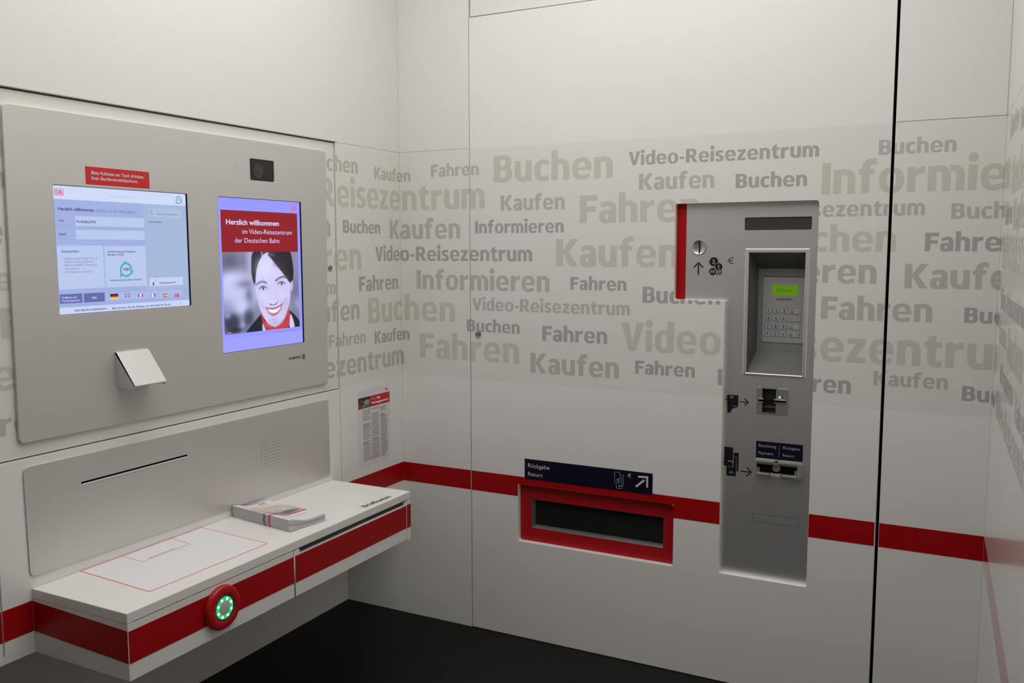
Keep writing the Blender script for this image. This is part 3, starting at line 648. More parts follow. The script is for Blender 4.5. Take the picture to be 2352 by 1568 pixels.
# scanner hood: a folded wedge, open underneath
bm = bmesh.new(); y0, y1 = -1.4890, -1.3745
def P3(x, y, z): return bm.verts.new((x, y, z))
for ya, yb in ((y0, y0+.0022), (y1-.0022, y1)):
    a = [P3(.006, ya, 1.2480), P3(.006, ya, 1.3500), P3(.0120, ya, 1.3500), P3(.0850, ya, 1.2560), P3(.0830, ya, 1.2515), P3(.0780, ya, 1.2480)]
    b = [P3(v.co.x, yb, v.co.z) for v in a]; bm.faces.new(a); bm.faces.new(b[::-1])
    for i in range(6): bm.faces.new((a[i], a[i-1], b[i-1], b[i]))
a = [P3(.006, y0, 1.3475), P3(.006, y0, 1.3515), P3(.0125, y0, 1.3515), P3(.0855, y0, 1.2565), P3(.0840, y0, 1.2525), P3(.0820, y0, 1.2545)]
b = [P3(v.co.x, y1, v.co.z) for v in a]; bm.faces.new(a); bm.faces.new(b[::-1])
for i in range(6): bm.faces.new((a[i], a[i-1], b[i-1], b[i]))
link('scanner_hood', from_bm(bm, 30), M_alu3, vt)
boxo('scanner_window', FL, y0+.01, y1-.01, 1.262, 1.335, .0058, .0066, M_black, vt)

# ============================================================ SLOT AND SPEAKER PANEL below it
sp = thing('intercom_panel', 'long grey metal panel above the desk with paper slot and speaker holes', 'panel', (0, -1.153, .7655))
holes = [circ(-.8955+.01415*i, .8735+.0120*j, .0021, 8) for i in range(7) for j in range(8)]
slot = rrect(-1.6205, -1.2315, .9850, .9930, .0035)
plate('front_plate', FL, [round_poly([(-1.7870, .7690), (-.5175, .7600), (-.5195, 1.0650), (-1.7905, 1.0720)], .018, 6), slot] + holes, .0006, .0045, M_alu, sp, .0008)
boxo('dark_backing', FL, -1.70, -.60, .80, 1.04, .0001, .0008, M_hole, sp)
boxo('slot_lip', FL, -1.6180, -1.2340, .9835, .9868, .0010, .0062, mat('bright_lip', (.85, .84, .80), .3, .2), sp, .0006)

# ============================================================ WALL DESK
dk = thing('wall_desk', 'white wall-mounted desk with a red band, letter slot and glowing green call button', 'desk', (.19, (CY0+CY1)/2, CBZ))
boxo('worktop', FB, .0006, CDX, .7085, ZT, -CY1, -CY0, M_desk, dk, .0010)
bm = bmesh.new()
box(bm, FB, .001, CDX-.020, CBZ+.004, .7080, -CY1+.001, -CY0-.001)
link('cabinet_body', from_bm(bm), M_lam, dk)
boxo('end_panel', FB, .0008, CDX-.0010, CBZ, .7078, -CY0-.018, -CY0-.0005, M_lam, dk, .0008)
fa = boxo('front_panel', FF, CY0+.0010, -1.1595, CBZ, .7060, -.018, -.0005, M_lam, dk, .0008)
fb = plate('front_panel', FF, [[(-1.1540, CBZ), (-.5300, CBZ), (-.5300, .7020), (-.5345, .7020), (-.5345, .6895), (-1.1310, .6895), (-1.1310, .7050), (-1.1540, .7050)]], -.018, -.0005, M_lam, dk, .0006)
boxo('front_panel', FF, -.5272, CY1-.0008, CBZ-.006, .7060, -.018, -.0005, M_lam, dk, .0006)
boxo('slot_flap', FF, -1.1305, -.5350, .6890, .7075, -.0172, -.0150, M_gray, fb)
bm = bmesh.new(); q = [FS(a, b, d) for d in (-.0004, .0006) for a, b in ((.0012, .6165), (CDX-.0012, .6035), (CDX-.0012, .6895), (.0012, .7005))]
vs = [bm.verts.new(x) for x in q]
for i in ((0, 1, 2, 3), (7, 6, 5, 4), (0, 4, 5, 1), (1, 5, 6, 2), (2, 6, 7, 3), (3, 7, 4, 0)): bm.faces.new([vs[k] for k in i])
link('red_stripe', from_bm(bm), M_red, dk)
def dband(a, b, z0=.6015, z1=.6870): return boxo('red_stripe', FF, a, b, z0, z1, -.0006, .0003, M_red, dk)
dband(CY0+.003, -1.1602); dband(-1.1532, -.5308, .6000, .6870); dband(-.5264, CY1-.0012, .5985, .6880)
# call button
cb = link('call_button', lathe(FF, -1.4705, .6390, [(.0615, .0003), (.0640, .004), (.0635, .012), (.0600, .0170), (.0540, .0185), (.0380, .0185), (.0360, .0175), (.0360, .006)], 48), M_redp, dk)
link('button_rim', lathe(FF, -1.4705, .6390, [(.0360, .006), (.0358, .0172), (.0335, .0176), (.0325, .0150), (.0325, .006)], 48), M_black, cb)
link('button_lens', lathe(FF, -1.4705, .6390, [(.0327, .010), (.0325, .0160), (.0300, .0168), (.0215, .0170), (.0210, .0170)], 48), M_ledw, cb)
link('button_cap', lathe(FF, -1.4705, .6390, [(.0212, .0150), (.0210, .0172), (.0195, .0176), (0, .0176)], 48), mat('satin_cap', (.50, .55, .47), .5), cb)
for k in range(8):
    a = R(22.5+45*k); link('led', lathe(FF, -1.4705+.0262*math.cos(a), .6390+.0262*math.sin(a), [(.0036, .0168), (.0034, .0176), (.0018, .0184), (0, .0186)], 14), M_led, cb)
# writing field and labels on the worktop
Q = [(-1.6350, -.0030), (-1.6525, -.3035), (-1.2080, -.3105), (-1.1850, -.0030)]
q2 = [(-1.4930, -.0030), (-1.5015, -.0955), (-1.3215, -.0975), (-1.3090, -.0030)]
RL = (222, 96, 104)
def outline(P, wd, skip=()): return [('p', quadstrip(P[i], P[(i+1) % len(P)], wd), RL) for i in range(len(P)) if i not in skip]
page('writing_field', FT, [('p', Q, (230,229,232))] + outline(Q, .0030) + outline(q2, .0024, (3,)) + [('t', 'Bitte Dokumente hier auflegen', -1.470, -.0900, .0050, (90,88,92), .098, .02, R(-.5))], M_page, dk, .0004)
boxo('label_film', FT, -.7620, -.5800, -.3560, -.3110, .0002, .0005, mat('clear_label', (.765, .755, .715), .3), dk)
link('lettering', to_frame(text_at('Briefkasten', -.7500, -.3480, .0240, .1560, .02, R(-2.)), FT, .0008), M_print, dk)

# ============================================================ BROCHURES
NB = 13; BL, BW = .288, .158
ang = R(8.0)
def bz(t):  # thickness profile across one brochure: fat folded spine, thin fore edge
    return .00195*math.exp(-(t/.30)**2)*.75 + .00160
bp = Paint(46, 84, (0, 1, 0, 1), (226,222,228))     # s: 0 spine .. 1 fore edge; t: 0 front .. 1 wall end
bp.poly([(0, .36), (1, .36), (1, .80), (0, .80)], (205,200,204), 1); bp.poly([(0, .34), (1, .34), (1, .80), (0, .80)], (198,190,192), 1)
bp.blob(.30, .70, .22, .05, (222,210,150), .9); bp.blob(.45, .62, .30, .05, (206,196,150), .7); bp.blob(.75, .56, .30, .10, (206,204,208), .8); bp.blob(.38, .50, .09, .02, (178,120,90), .8); bp.blob(.55, .56, .10, .015, (180,126,100), .8); bp.blob(.26, .435, .20, .035, (40,38,84), 1., 4); bp.blob(.66, .405, .34, .045, (112,106,94), 1., 4); bp.blob(.66, .47, .20, .022, (64,68,100), .9)
bp.poly([(-.2, .305), (1.2, .305), (1.2, .345), (-.2, .345)], (206,20,44), 0); bp.line([(.20, .22), (.85, .22)], .012, (120,118,130), .7); bp.line([(.15, .26), (.55, .26)], .007, (160,158,168), .6)
bp.line([(.15, .865), (.80, .865)], .014, (104,104,116), .85); bp.poly([(.62, .93), (.82, .93), (.82, .97), (.62, .97)], (222,90,100), 0)
def cover(o_z, i, last):
    nu, nv = (46, 84) if last else (12, 84 if last else 40)
    bm = bmesh.new(); lay = bm.loops.layers.float_color.new('print')
    lo_ = lambda s: o_z[0]+i*bz(s); hi_ = lambda s: o_z[0]+(i+1)*bz(s)-.00045
    curl = (lambda s, t: .0030*s*s*max(0, 1-t*1.2) if last else 0)
    T = [[bm.verts.new((BW*a/nu, BL*b/nv, hi_(a/nu)+curl(a/nu, b/nv))) for a in range(nu+1)] for b in range(nv+1)]
    B_ = [[bm.verts.new((BW*a/nu, BL*b/nv, lo_(a/nu))) for a in range(nu+1)] for b in range(nv+1)]
    im = bp.im
    def colr(s, t, side):
        if side: 
            if .315 < t < .350: c = (200,34,44)
            elif .40 < t < .455: c = (120,118,120)
            else: c = (198,192,198)
        else: c = im[min(83, int(t*84)), min(45, int(s*46))]
        return (*lin(c), 1)
    for b in range(nv):
        for a in range(nu):
            f1 = bm.faces.new((T[b][a], T[b][a+1], T[b+1][a+1], T[b+1][a])); c = colr((a+.5)/nu, (b+.5)/nv, False)
            for l in f1.loops: l[lay] = c
            f2 = bm.faces.new((B_[b][a], B_[b+1][a], B_[b+1][a+1], B_[b][a+1]))
            for l in f2.loops: l[lay] = (.7, .69, .7, 1)
        f3 = bm.faces.new((T[b][0], T[b+1][0], B_[b+1][0], B_[b][0])); c = colr(0, (b+.5)/nv, True)
        for l in f3.loops: l[lay] = c
        f4 = bm.faces.new((T[b][nu], B_[b][nu], B_[b+1][nu], T[b+1][nu]))
        for l in f4.loops: l[lay] = (.62, .6, .62, 1)
    for a in range(nu):
        for f_ in (bm.faces.new((T[0][a], B_[0][a], B_[0][a+1], T[0][a+1])), bm.faces.new((T[nv][a], T[nv][a+1], B_[nv][a+1], B_[nv][a]))):
            for l in f_.loops: l[lay] = (.60, .58, .60, 1)
    bmesh.ops.recalc_face_normals(bm, faces=bm.faces)
    me = bpy.data.meshes.new('brochure'); bm.to_mesh(me); bm.free(); me.materials.append(M_page)
    return me
# pile frame: origin at the front spine corner, s across (towards +y), t along (towards the wall)
O = Vector((.2935, -1.0900, ZT+.0006)); tv = Vector((-math.cos(ang), math.sin(ang), 0)); sv_ = Vector((math.sin(ang), math.cos(ang), 0))
ORD = ['first', 'second', 'third', 'fourth', 'fifth', 'sixth', 'seventh', 'eighth', 'ninth', 'tenth', 'eleventh', 'twelfth', 'thirteenth']
for i in range(NB):
    last = i == NB-1
    me = cover([0.0], i, last)
    jx, jy, ja = random.uniform(-.0005, .0005), random.uniform(-.0030, .0020), random.uniform(-.0015, .0015)
    if i == 1: jx, jy, ja = 0, -.006, .0
    if last: jx, jy, ja = 0, 0, 0
    z0 = min(v.co.z for v in me.vertices)
    for v in me.vertices:
        x, y, z = v.co; c_, s_ = math.cos(ja), math.sin(ja); x2, y2 = x*c_-y*s_+jx, x*s_+y*c_+jy
        q = O+sv_*x2+tv*y2+Vector((0, 0, z)); v.co = q
    o = bpy.data.objects.new('brochure', me); C.objects.link(o)
    bl = O+sv_*BW/2+tv*BL/2; bl.z = ZT+.0006+z0
    for v in me.vertices: v.co -= bl
    o.location = bl; o['category'] = 'brochure'; o['group'] = 'brochures piled on the desk'
    o['label'] = ('topmost brochure of the pile, showing its cover with a room photo and red line' if last else
                  'bottom brochure of the pile, lying flat on the white desk' if i == 0 else
                  'white brochure slightly askew near the bottom of the pile, second from the desk' if i == 1 else
                  'white brochure with grey and red spine marks, ' + ORD[i] + ' from the desk in the pile')

# ============================================================ PRINTED NOTICE
nt_ = thing('notice', 'small white paper notice with a red heading stuck beside the corner above the red band', 'notice', (0, -.2095, .7435))
NW, NH = .2275, .322; FN = F((0, -.3240, .7436), (0, 1, 0), (0, 0, 1))
boxo('paper_sheet', FN, 0, NW, 0, NH, .0002, .0005, mat('notice_paper', (.74, .70, .72), .55), nt_)
items = [('r', .365, .765, .985, .908, (196,30,48)), ('r', .848, .932, .912, .967, (214,110,130)),
 ('t', 'Wer ist', .398, .850, .030, (236,170,176), .165, 0.), ('t', 'Ihr', .590, .848, .032, (250,240,242), .10, .04), ('t', 'Vertragspartner?', .398, .797, .030, (250,240,242), .545, .035)]
rr = random.Random(3)
for (c0, c1, top, bot, heads) in ((.135, .385, .735, .055, ((.560, .515), (.315, .28))), (.405, .655, .735, .050, ((.68, .68), (.335, .30))), (.688, .905, .728, .050, ((.64, .60), (.64, .60)))):
    v = top; dv = .0168
    while v > bot:
        hb = any(h1 <= v <= h0+.001 for h0, h1 in heads); gap = any(h0 < v <= h0+.030 for h0, h1 in heads)
        if not gap:
            u = c0; end = c1-rr.choice((0, 0, .01, .02, .06) if not hb else (.03, .09))
            while u < end:
                wd_ = min(rr.uniform(.018, .055), end-u)
                items.append(('r', u, v, u+wd_, v+.0078, (92,84,92) if hb else (148,136,146))); u += wd_+.008
        v -= dv
items.append(('r', .04, .025, .045, .055, (150,140,150)))
page('printed_text', FN, items, M_page, nt_, .0006, NW, NH, .000001)['kind'] = 'stuff'
np_ = Paint(40, 22, (0, 1, 0, 1), (70,74,80))
np_.blob(.5, .95, .8, .22, (28,30,34)); np_.blob(.72, .52, .26, .26, (178,180,190), .95, 4); np_.blob(.34, .50, .14, .26, (34,36,40), .95, 4); np_.blob(.33, .60, .06, .09, (200,190,40), .9); np_.blob(.42, .22, .08, .14, (205,196,40), .95); np_.blob(.10, .30, .14, .34, (176,34,40), .95, 4); np_.blob(.80, .50, .10, .06, (205,60,60), .6); np_.blob(.25, .80, .1, .08, (60,120,150), .5); np_.blob(.7, .15, .4, .12, (120,118,122), .8); np_.blob(.1, .02, .2, .06, (60,60,62), .7)
picture('printed_photo', lambda a, b: FN((.002+a*.363)*NW, (.765+b*.143)*NH, .0010), np_.im, M_page, nt_)

# ============================================================ TICKET MACHINE in the service door
tm = thing('ticket_machine', 'grey metal payment machine recessed in the back wall with keypad niche and coin slot', 'ticket machine', (1.59, MF+.02, OZ0-.010))
NI = (1.5105, 1.7090, 1.1970, 1.6370)
DISP = (1.4915, 1.7258, 1.7182, 1.7640)
e = .011
Lf = [(OU0-e, OZ1-e), (OU1-e, OZ1-e), (OU1-e, OZ0-e), (OU2+e, OZ0-e), (OU2+e, OZ2+e), (OU0-e, OZ2+e)]
fas = plate('front_panel', FM, [Lf, rrect(*NI), rrect(*DISP, .003), circ(1.3248, 1.6571, .0262, 32), rrect(1.566, 1.626, 1.0490, 1.1465), rrect(1.562, 1.709, .8260, .8755)], -.0035, 0, M_alu2, tm)
boxo('red_side_strip', FM, OU0-.005, 1.2752, OZ1-.005, OZ2+.008, .0001, .0006, M_red, tm)
dpl = boxo('display_window', FM, DISP[0]-.004, DISP[1]+.004, DISP[2]-.004, DISP[3]+.004, -.0060, -.0035, M_disp, tm)
# hatch outline
link('hatch_joint', to_frame(flat_polys([quadstrip(a, b, .0010) for a, b in (((1.5485, .6690), (1.7143, .6715)), ((1.7143, .6715), (1.7143, .6402)), ((1.7143, .6402), (1.5480, .6400)), ((1.5480, .6400), (1.5485, .6690)))]), FM, .0003), M_gray, tm)
# coin slot
cs = link('coin_slot', lathe(FM, 1.3248, 1.6571, [(.0285, .0002), (.0283, .0022), (.0262, .0026), (.0252, .0016), (.0225, .0006), (.0140, -.0016), (.0060, -.0026), (0, -.0028)], 40), mat('satin_steel', (.55, .54, .52), .32, .9), tm)
bm = bmesh.new(); arcp = [(1.3248+.0016*math.cos(k*math.pi/8)*0+.0020*math.sin(math.pi*k/8), 1.6571-.0245+.049*k/8) for k in range(9)]
ln = [arcp[k] for k in range(9)]
sm = flat_polys([[(a-.0018, b) for a, b in ln] + [(a+.0018, b) for a, b in ln[::-1]]]); bm.free()
link('slit', to_frame(sm, FM, .0016), M_hole, cs)
# printed symbols
def sym(polys, texts=(), m=M_print, d=.0003, root=None, name='symbol'):
    ms = ([flat_polys(polys)] if polys else []) + [text_at(*t) for t in texts]
    return link(name, to_frame(join(ms), FM, d), m, root or tm)
sym([quadstrip((1.3238, 1.5545), (1.3238, 1.5935), .0052), quadstrip((1.3060, 1.5810), (1.3248, 1.6010), .0050), quadstrip((1.3418, 1.5810), (1.3230, 1.6010), .0050)], name='arrow')
crescent = lambda u, v, r, s: arc(u, v, r-.0022, -75, 75, .0042, 12)
sym([circ(1.3812, 1.6035, .0168), circ(1.3995, 1.5850, .0142), circ(1.3783, 1.5675, .0140), crescent(1.3890, 1.5675, .0140, 0), crescent(1.3985, 1.5675, .0140, 0)], name='coin_symbol')
cring = sym([arc(1.3995, 1.5850, .0149, 0, 360, .0014, 30), arc(1.3783, 1.5675, .0147, -80, 80, .0014, 14), arc(1.3890, 1.5675, .0147, -80, 50, .0012, 14)], [('2', 1.3752, 1.5965, .0150, .0105, .01), ('50', 1.3690, 1.5620, .0115, .0175, .01)], M_alu3, .0006, name='coin_numbers')
link('coin_numbers', to_frame(one(1.4002, 1.5785, .0130), FM, .0006), M_alu3, tm)
sym([arc(1.4480, 1.6083, .0100, 55, 305, .0026, 20, .0112), quadstrip((1.4330, 1.6105), (1.4520, 1.6105), .0022), quadstrip((1.4330, 1.6055), (1.4505, 1.6055), .0022)], name='euro_sign')
# card symbol with an arrow
sym([[(1.4455, 1.1100), (1.4846, 1.1104), (1.4844, 1.0680), (1.4800, 1.0630), (1.4640, 1.0590), (1.4555, 1.0415), (1.4444, 1.0413), (1.4425, 1.1060)], [(1.4425, 1.1035), (1.4385, 1.1010), (1.4425, 1.0975)], [(1.4425, 1.0860), (1.4385, 1.0830), (1.4425, 1.0795)], quadstrip((1.4340, 1.0915), (1.4440, 1.0915), .0035)], name='card_symbol')
sym([quadstrip((1.4900, 1.0862), (1.5165, 1.0862), .0038), quadstrip((1.5075, 1.0990), (1.5222, 1.0858), .0040), quadstrip((1.5075, 1.0735), (1.5222, 1.0868), .0040)], name='arrow')
sym([quadstrip((1.4535, a), (1.4655, a), .0012) for a in (1.0990, 1.1020, 1.1050)] + [quadstrip((1.4595, 1.0990), (1.4595, 1.1050), .0012), quadstrip((1.4640, 1.0700), (1.4820, 1.0650), .0016)], m=M_alu3, d=.0006, name='card_detail')['kind'] = 'stuff'
# banknote symbol with an arrow
sym([rrect(1.4365, 1.4697, .8395, .9115, .001), rrect(1.4720, 1.4908, .8215, .8925, .001), rrect(1.4465, 1.4820, .8020, .8400, .001), [(1.4365, .8560), (1.4325, .8520), (1.4365, .8480)]], name='banknote_symbol')
sym([quadstrip((1.4990, .8245), (1.5330, .8245), .0042), quadstrip((1.5215, .8415), (1.5400, .8237), .0044), quadstrip((1.5215, .8078), (1.5400, .8255), .0044)], name='arrow')
sym([quadstrip(a, b, .0011) for a, b in (((1.4712, .8915), (1.4712, .8370)), ((1.4712, .8370), (1.4530, .8370)), ((1.4722, .8760), (1.4832, .8760)), ((1.4832, .8760), (1.4832, .8215)))], [('5', 1.4715, .8110, .0135, .0095, .0, R(90)), ('J', 1.4640, .8520, .0125, .0085, .0, R(90))], M_alu3, .0006, name='banknote_detail')
# blue plate
sg = boxo('blue_plate', FM, 1.5540, 1.7205, .8825, .9455, .0001, .0010, M_navy, tm)
link('lettering', to_frame(join([text_at('Bezahlung', 1.5636, .9245, .0105, .0636, .004), text_at('Payment', 1.5632, .8972, .0105, .0534, .004), text_at('R\u00fcckgabe', 1.6508, .9240, .0105, .0592, .004), text_at('Return', 1.6506, .8965, .0105, .0398, .004), flat_polys([quadstrip((1.6370, .8940), (1.6370, .9345), .0011)])]), FM, .0013), mat('grey_print', (.34, .34, .38), .5), sg)

# keypad niche: chamfered rim and tapering box
def ringbox(bm, f, rects):
    rows = [[bm.verts.new(f(a, b, d)) for a, b in ((u0, v0), (u1, v0), (u1, v1), (u0, v1))] for (u0, u1, v0, v1, d) in rects]
    for p_, q_ in zip(rows, rows[1:]):
        for k in range(4): bm.faces.new((p_[k], p_[(k+1) % 4], q_[(k+1) % 4], q_[k]))
    return rows
bm = bmesh.new(); ringbox(bm, FM, [(1.4955, 1.7235, 1.1885, 1.6525, .0001), (1.5015, 1.7175, 1.1920, 1.6485, .0045), (1.5085, 1.7110, 1.1955, 1.6400, .0052), (1.5105, 1.7090, 1.1975, 1.6370, .0040), (1.5105, 1.7090, 1.1975, 1.6370, -.004)])
link('niche_rim', from_bm(bm, 20), mat('rim_aluminium', (.68, .67, .66), .35, .6), tm)
ND = -(.118-MF)
bm = bmesh.new(); rows = ringbox(bm, FM, [(1.5105, 1.7090, 1.1975, 1.6370, -.0030), (1.5270, 1.7130, 1.2727, 1.5787, ND)]); bm.faces.new(rows[1])
me = from_bm(bm, 20); link('niche', me, mat('niche_grey', (.13, .13, .12), .5, .2), tm)
boxo('niche_back', FM, 1.5272, 1.7128, 1.2729, 1.5785, ND+.0001, ND+.0008, mat('niche_back_grey', (.34, .34, .35), .4, .5), tm)
pt = plate('pin_terminal', FM, [rrect(1.5460, 1.7060, 1.3040, 1.5480)], ND+.0010, ND+.0040, mat('terminal_silver', (.62, .61, .60), .3, .6), tm, .0008)
PD = ND+.0040
bm = bmesh.new(); box(bm, FM, 1.5465, 1.7055, 1.5478, 1.5492, ND, PD+.001); link('shadow_gap', from_bm(bm), M_hole, pt)
lcd = boxo('display', FM, 1.5780, 1.6715, 1.4790, 1.5178, PD-.001, PD+.0006, emis('green_lcd', lin((98, 150, 12)), .62), pt)
link('display_text', to_frame(join([text_at('Bitte Karte', 1.5940, 1.5020, .0055, .027, .0), text_at('und Zahlbetrag', 1.5940, 1.4945, .0055, .054, .0), text_at('\u20ac', 1.5850, 1.4850, .0055, .004, .0)]), FM, PD+.0008), mat('lcd_ink', lin((52, 84, 14)), .5), pt)
link('maker_mark', to_frame(join([text_at('HYPERCOM', 1.6030, 1.4635, .0042, .0400, .008), flat_polys([quadstrip((1.5945, 1.4657), (1.6020, 1.4690), .0012), quadstrip((1.5945, 1.4657), (1.6020, 1.4622), .0012), quadstrip((1.6515, 1.4657), (1.6440, 1.4690), .0012), quadstrip((1.6515, 1.4657), (1.6440, 1.4622), .0012), quadstrip((1.6010, 1.4693), (1.6450, 1.4693), .0008), quadstrip((1.6010, 1.4620), (1.6450, 1.4620), .0008)])]), FM, PD+.0004), M_print, pt)
cols = [(1.5580, 1.5790), (1.5865, 1.6070), (1.6138, 1.6350)]; rows_ = [(1.4124, 1.4329), (1.3839, 1.4042), (1.3540, 1.3750), (1.3263, 1.3468)]
M_key = mat('key_silver', (.66, .66, .68), .3, .5); names = ['123', '456', '789', 'v0^']; legends = []; bars = []; surr = []
for r_, (za, zb) in enumerate(rows_):
    sh = -.0008*r_
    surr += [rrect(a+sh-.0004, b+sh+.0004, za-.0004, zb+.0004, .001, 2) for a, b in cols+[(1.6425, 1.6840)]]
    for c_, (xa, xb) in enumerate(cols):
        kb = bmesh.new(); box(kb, FM, xa+sh+.0008, xb+sh-.0008, za+.0008, zb-.0008, PD-.0005, PD+.0022, .0007); link('key', from_bm(kb, 40), M_key, pt)
        ch = names[r_][c_]; mx_, mz = (xa+xb)/2+sh, (za+zb)/2
        if ch in 'v^': s_ = 1 if ch == '^' else -1; legends.append(flat_polys([[(mx_-.0035, mz-.004*s_), (mx_+.0035, mz-.004*s_), (mx_, mz+.005*s_)]]))
        elif ch == '1': legends.append(one(mx_+.001, mz-.0062, .0125))
        else: legends.append(text_at(ch, mx_, mz-.0062, .0125, None, .01, 0., True))
    kb = bmesh.new(); box(kb, FM, 1.6425+sh+.0006, 1.6840+sh-.0006, za+.0006, zb-.0006, PD-.0005, PD+.0022, .0007); link('function_key', from_bm(kb, 40), M_key, pt)
    legends.append(text_at(('Stop', 'Korr', 'Info', 'Best')[r_], 1.6480+sh, za+.0105, .0046, .0120, .01))
    bars.append((1.6465+sh, za+.0058, r_))
    if r_ in (0, 1, 3): 
        cx_, cz_ = 1.6760+sh, (za+zb)/2
        legends.append(flat_polys([quadstrip((cx_-.003, cz_+.003), (cx_, cz_-.003), .0008), quadstrip((cx_, cz_-.003), (cx_+.003, cz_+.003), .0008)] if r_ == 0 else [arc(cx_, cz_, .0045, 90, 270, .0010)] if r_ == 1 else [arc(cx_, cz_, .0045, 0, 360, .0010)]))
link('key_legends', to_frame(join(legends), FM, PD+.0025), mat('key_ink', (.03, .03, .06), .5), pt)['kind'] = 'stuff'
for (x_, z_, r_), col in zip(bars, (lin((96, 22, 44)), lin((214, 150, 30)), lin((24, 26, 74)), lin((30, 40, 62)))):
    link('colour_bar', to_frame(flat_polys([quadstrip((x_, z_), (x_+.0135, z_), .0022)]), FM, PD+.0025), mat('key_bar', col, .5), pt)

link('key_surrounds', to_frame(flat_polys(surr), FM, PD+.0003), mat('key_surround_grey', (.12, .12, .14), .5), pt)['kind'] = 'stuff'  # dark grey border around each key
# card reader
cr_ = plate('card_reader', FM, [rrect(1.5512, 1.6640, 1.0500, 1.1448, .004), rrect(1.5718, 1.6205, 1.0530, 1.1424)], 0.0001, .0026, M_steeld, tm, .0005)
bm = bmesh.new(); rows = ringbox(bm, FM, [(1.5718, 1.6205, 1.0530, 1.1424, .0010), (1.5750, 1.6190, 1.0560, 1.1400, -.022)]); bm.faces.new(rows[1]); link('finger_recess', from_bm(bm, 20), mat('recess_brown', (.055, .05, .042), .4, .4), cr_)
boxo('insert_mouth', FM, 1.5745, 1.6195, 1.0985, 1.1000, -.021, -.004, M_hole, cr_)
boxo('insert_ledge', FM, 1.5745, 1.6195, 1.0720, 1.0735, -.021, -.012, M_steeld, cr_)
for a, b in ((1.5585, 1.5775), (1.6140, 1.6562)):
    boxo('guide_lip', FM, a, b, 1.1018, 1.1068, .0020, .0075, M_steel, cr_, .0014); boxo('guide_lip', FM, a, b, 1.0905, 1.0940, .0020, .0060, M_steeld, cr_, .0010)
    boxo('card_slit', FM, a, b, 1.0945, 1.1015, .0018, .0030, M_hole, cr_)
link('led', lathe(FM, 1.6343, 1.1141, [(.0026, .0026), (.0022, .0036), (0, .0040)], 12), M_led, cr_)
boxo('led_window', FM, 1.6385, 1.6480, 1.1125, 1.1155, .0026, .0029, M_gray, cr_)

# banknote slot, a polished bezel around a dark mouth with a thumb loop
bm = bmesh.new()
box(bm, FM, 1.5545, 1.6250, .8712, .8790, .001, .0200, .0012); box(bm, FM, 1.6375, 1.7150, .8712, .8790, .001, .0200, .0012)
bz_ = link('note_slot', from_bm(bm, 40), M_steel, tm)
bm = bmesh.new(); box(bm, FM, 1.5560, 1.7140, .8640, .8712, .001, .0160, .0008); link('upper_jaw', from_bm(bm, 40), M_steeld, bz_)
for a, b in ((1.5535, 1.5610), (1.7060, 1.7170)): boxo('side_cheek', FM, a, b, .8225, .8785, .001, .0215, M_steel, bz_, .0030)
boxo('lower_jaw', FM, 1.5610, 1.6085, .8240, .8320, .001, .0230, M_steel, bz_, .0025); boxo('lower_jaw', FM, 1.6510, 1.7060, .8240, .8320, .001, .0230, M_steel, bz_, .0025)
boxo('mouth', FM, 1.5600, 1.7070, .8320, .8640, -.0020, .0008, M_hole, bz_)
for a in (1.5610, 1.6960): boxo('corner_guide', FM, a, a+.0100, .8320, .8500, .001, .0140, M_steeld, bz_, .0010)
# thumb loop: horizontal half ring
bm = bmesh.new(); prev = None
for k in range(15):
    a = math.pi*k/14; ru, rd_ = .0205, .026
    pts = []
    for (s_, zz) in ((1.0, .8250), (1.0, .8330), (.72, .8345), (.72, .8250)): pts.append(bm.verts.new(FM(1.6298-ru*s_*math.cos(a), zz, .003+rd_*s_*math.sin(a))))
    if prev:
        for j in range(4): bm.faces.new((prev[j], prev[(j+1) % 4], pts[(j+1) % 4], pts[j]))
    prev = pts
link('thumb_loop', from_bm(bm, 40), M_steel, bz_)
link('thumb_recess', lathe(FM, 1.6298, .8510, [(.0150, .0010), (.0140, .0050), (.0100, .0060), (0, .0035)], 24), M_steeld, bz_)

# ============================================================ RETURN TRAY
rc = thing('return_tray', 'red-framed return tray with a dark flap sunk into the back wall below the blue sign', 'return tray', (.915, MF, RZ0))
WN = (.6300, 1.2060, .4815, .6055)
plate('red_frame', FM, [rrect(RU0-.009, RU1+.009, RZ0-.009, RZ1+.009), rrect(*WN, .003)], -.0045, 0, M_redp, rc)
bm = bmesh.new(); ringbox(bm, FM, [(*WN, -.0002), (WN[0]+.0035, WN[1]-.0035, WN[2]+.0035, WN[3]-.0035, -.0040), (WN[0]+.0110, WN[1]-.0075, WN[2]+.0110, WN[3]-.0050, -.0180)])
link('inner_frame', from_bm(bm, 20), mat('frame_grey', (.11, .11, .105), .4, .3), rc)
boxo('flap', FM, WN[0]+.008, WN[1]-.006, WN[2]+.008, WN[3]-.004, -.0230, -.0180, M_dglass, rc)

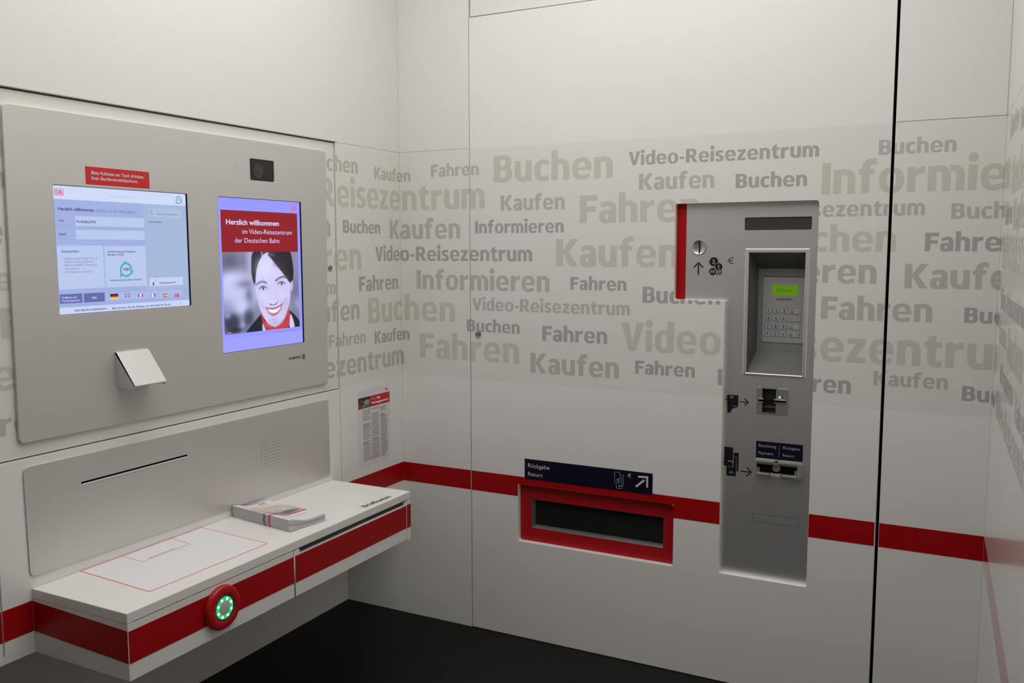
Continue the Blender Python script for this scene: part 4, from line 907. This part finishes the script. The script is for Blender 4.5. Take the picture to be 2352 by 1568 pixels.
# ============================================================ BLUE SIGN
bs = thing('return_sign', 'dark blue strip sign reading R\u00fcckgabe Return with an arrow, above the red tray', 'sign', (.8885, 0, .6965))
boxo('sign_plate', FB, .6105, 1.1665, .6968, .7820, .0007, .0018, M_navy, bs)
link('lettering', to_frame(join([text_at('R\u00fcckgabe', .6262, .7468, .0168, .0985, .004), text_at('Return', .6262, .7110, .0168, .0660, .004)]), FB, .0021), M_wprint, bs)
link('arrow', to_frame(flat_polys([quadstrip((1.1075, .7635), (1.1475, .7655), .0078), quadstrip((1.1450, .7690), (1.1450, .7240), .0078), quadstrip((1.0985, .7215), (1.1330, .7525), .0080)]), FB, .0021), M_wprint, bs)
def frame_rect(u0, u1, v0, v1, wd): return [quadstrip(a, b, wd) for a, b in (((u0, v0), (u1, v0)), ((u1, v0), (u1, v1)), ((u1, v1), (u0, v1)), ((u0, v1), (u0, v0)))]
nn = frame_rect(1.0098, 1.0318, .7285, .7712, .0009) + [quadstrip(a, b, .0009) for a, b in (((1.0175, .7285), (1.0175, .7065)), ((1.0175, .7065), (1.0397, .7065)), ((1.0397, .7065), (1.0397, .7500)), ((1.0397, .7500), (1.0318, .7500)), ((1.0320, .7620), (1.0462, .7620)), ((1.0462, .7620), (1.0462, .7180)), ((1.0462, .7180), (1.0397, .7180)))]
link('banknote_symbol', to_frame(join([flat_polys(nn)] + [text_at('10', 1.0275, .7335, .0085, .0120, .01, R(90)), text_at('5', 1.0345, .7130, .0085, .0065, .01, R(90)), text_at('\u20ac', 1.0645, .7560, .0145, .0145, .0)]), FB, .0021), M_wprint, bs)

# ============================================================ CEILING LIGHT (above the frame)
cl = thing('ceiling_light', 'flat rectangular ceiling light panel out of view above the room', 'light', (1.15, -1.40, CEIL))
plate('frame', F((1.15, -1.40, CEIL), (1, 0, 0), (0, -1, 0)), [rrect(-.98, .98, -1.03, 1.03), rrect(-.955, .955, -1.005, 1.005)], .0, .03, M_alu3, cl)
boxo('diffuser', F((1.15, -1.40, CEIL), (1, 0, 0), (0, -1, 0)), -.953, .953, -1.003, 1.003, .001, .02, M_lamp, cl)
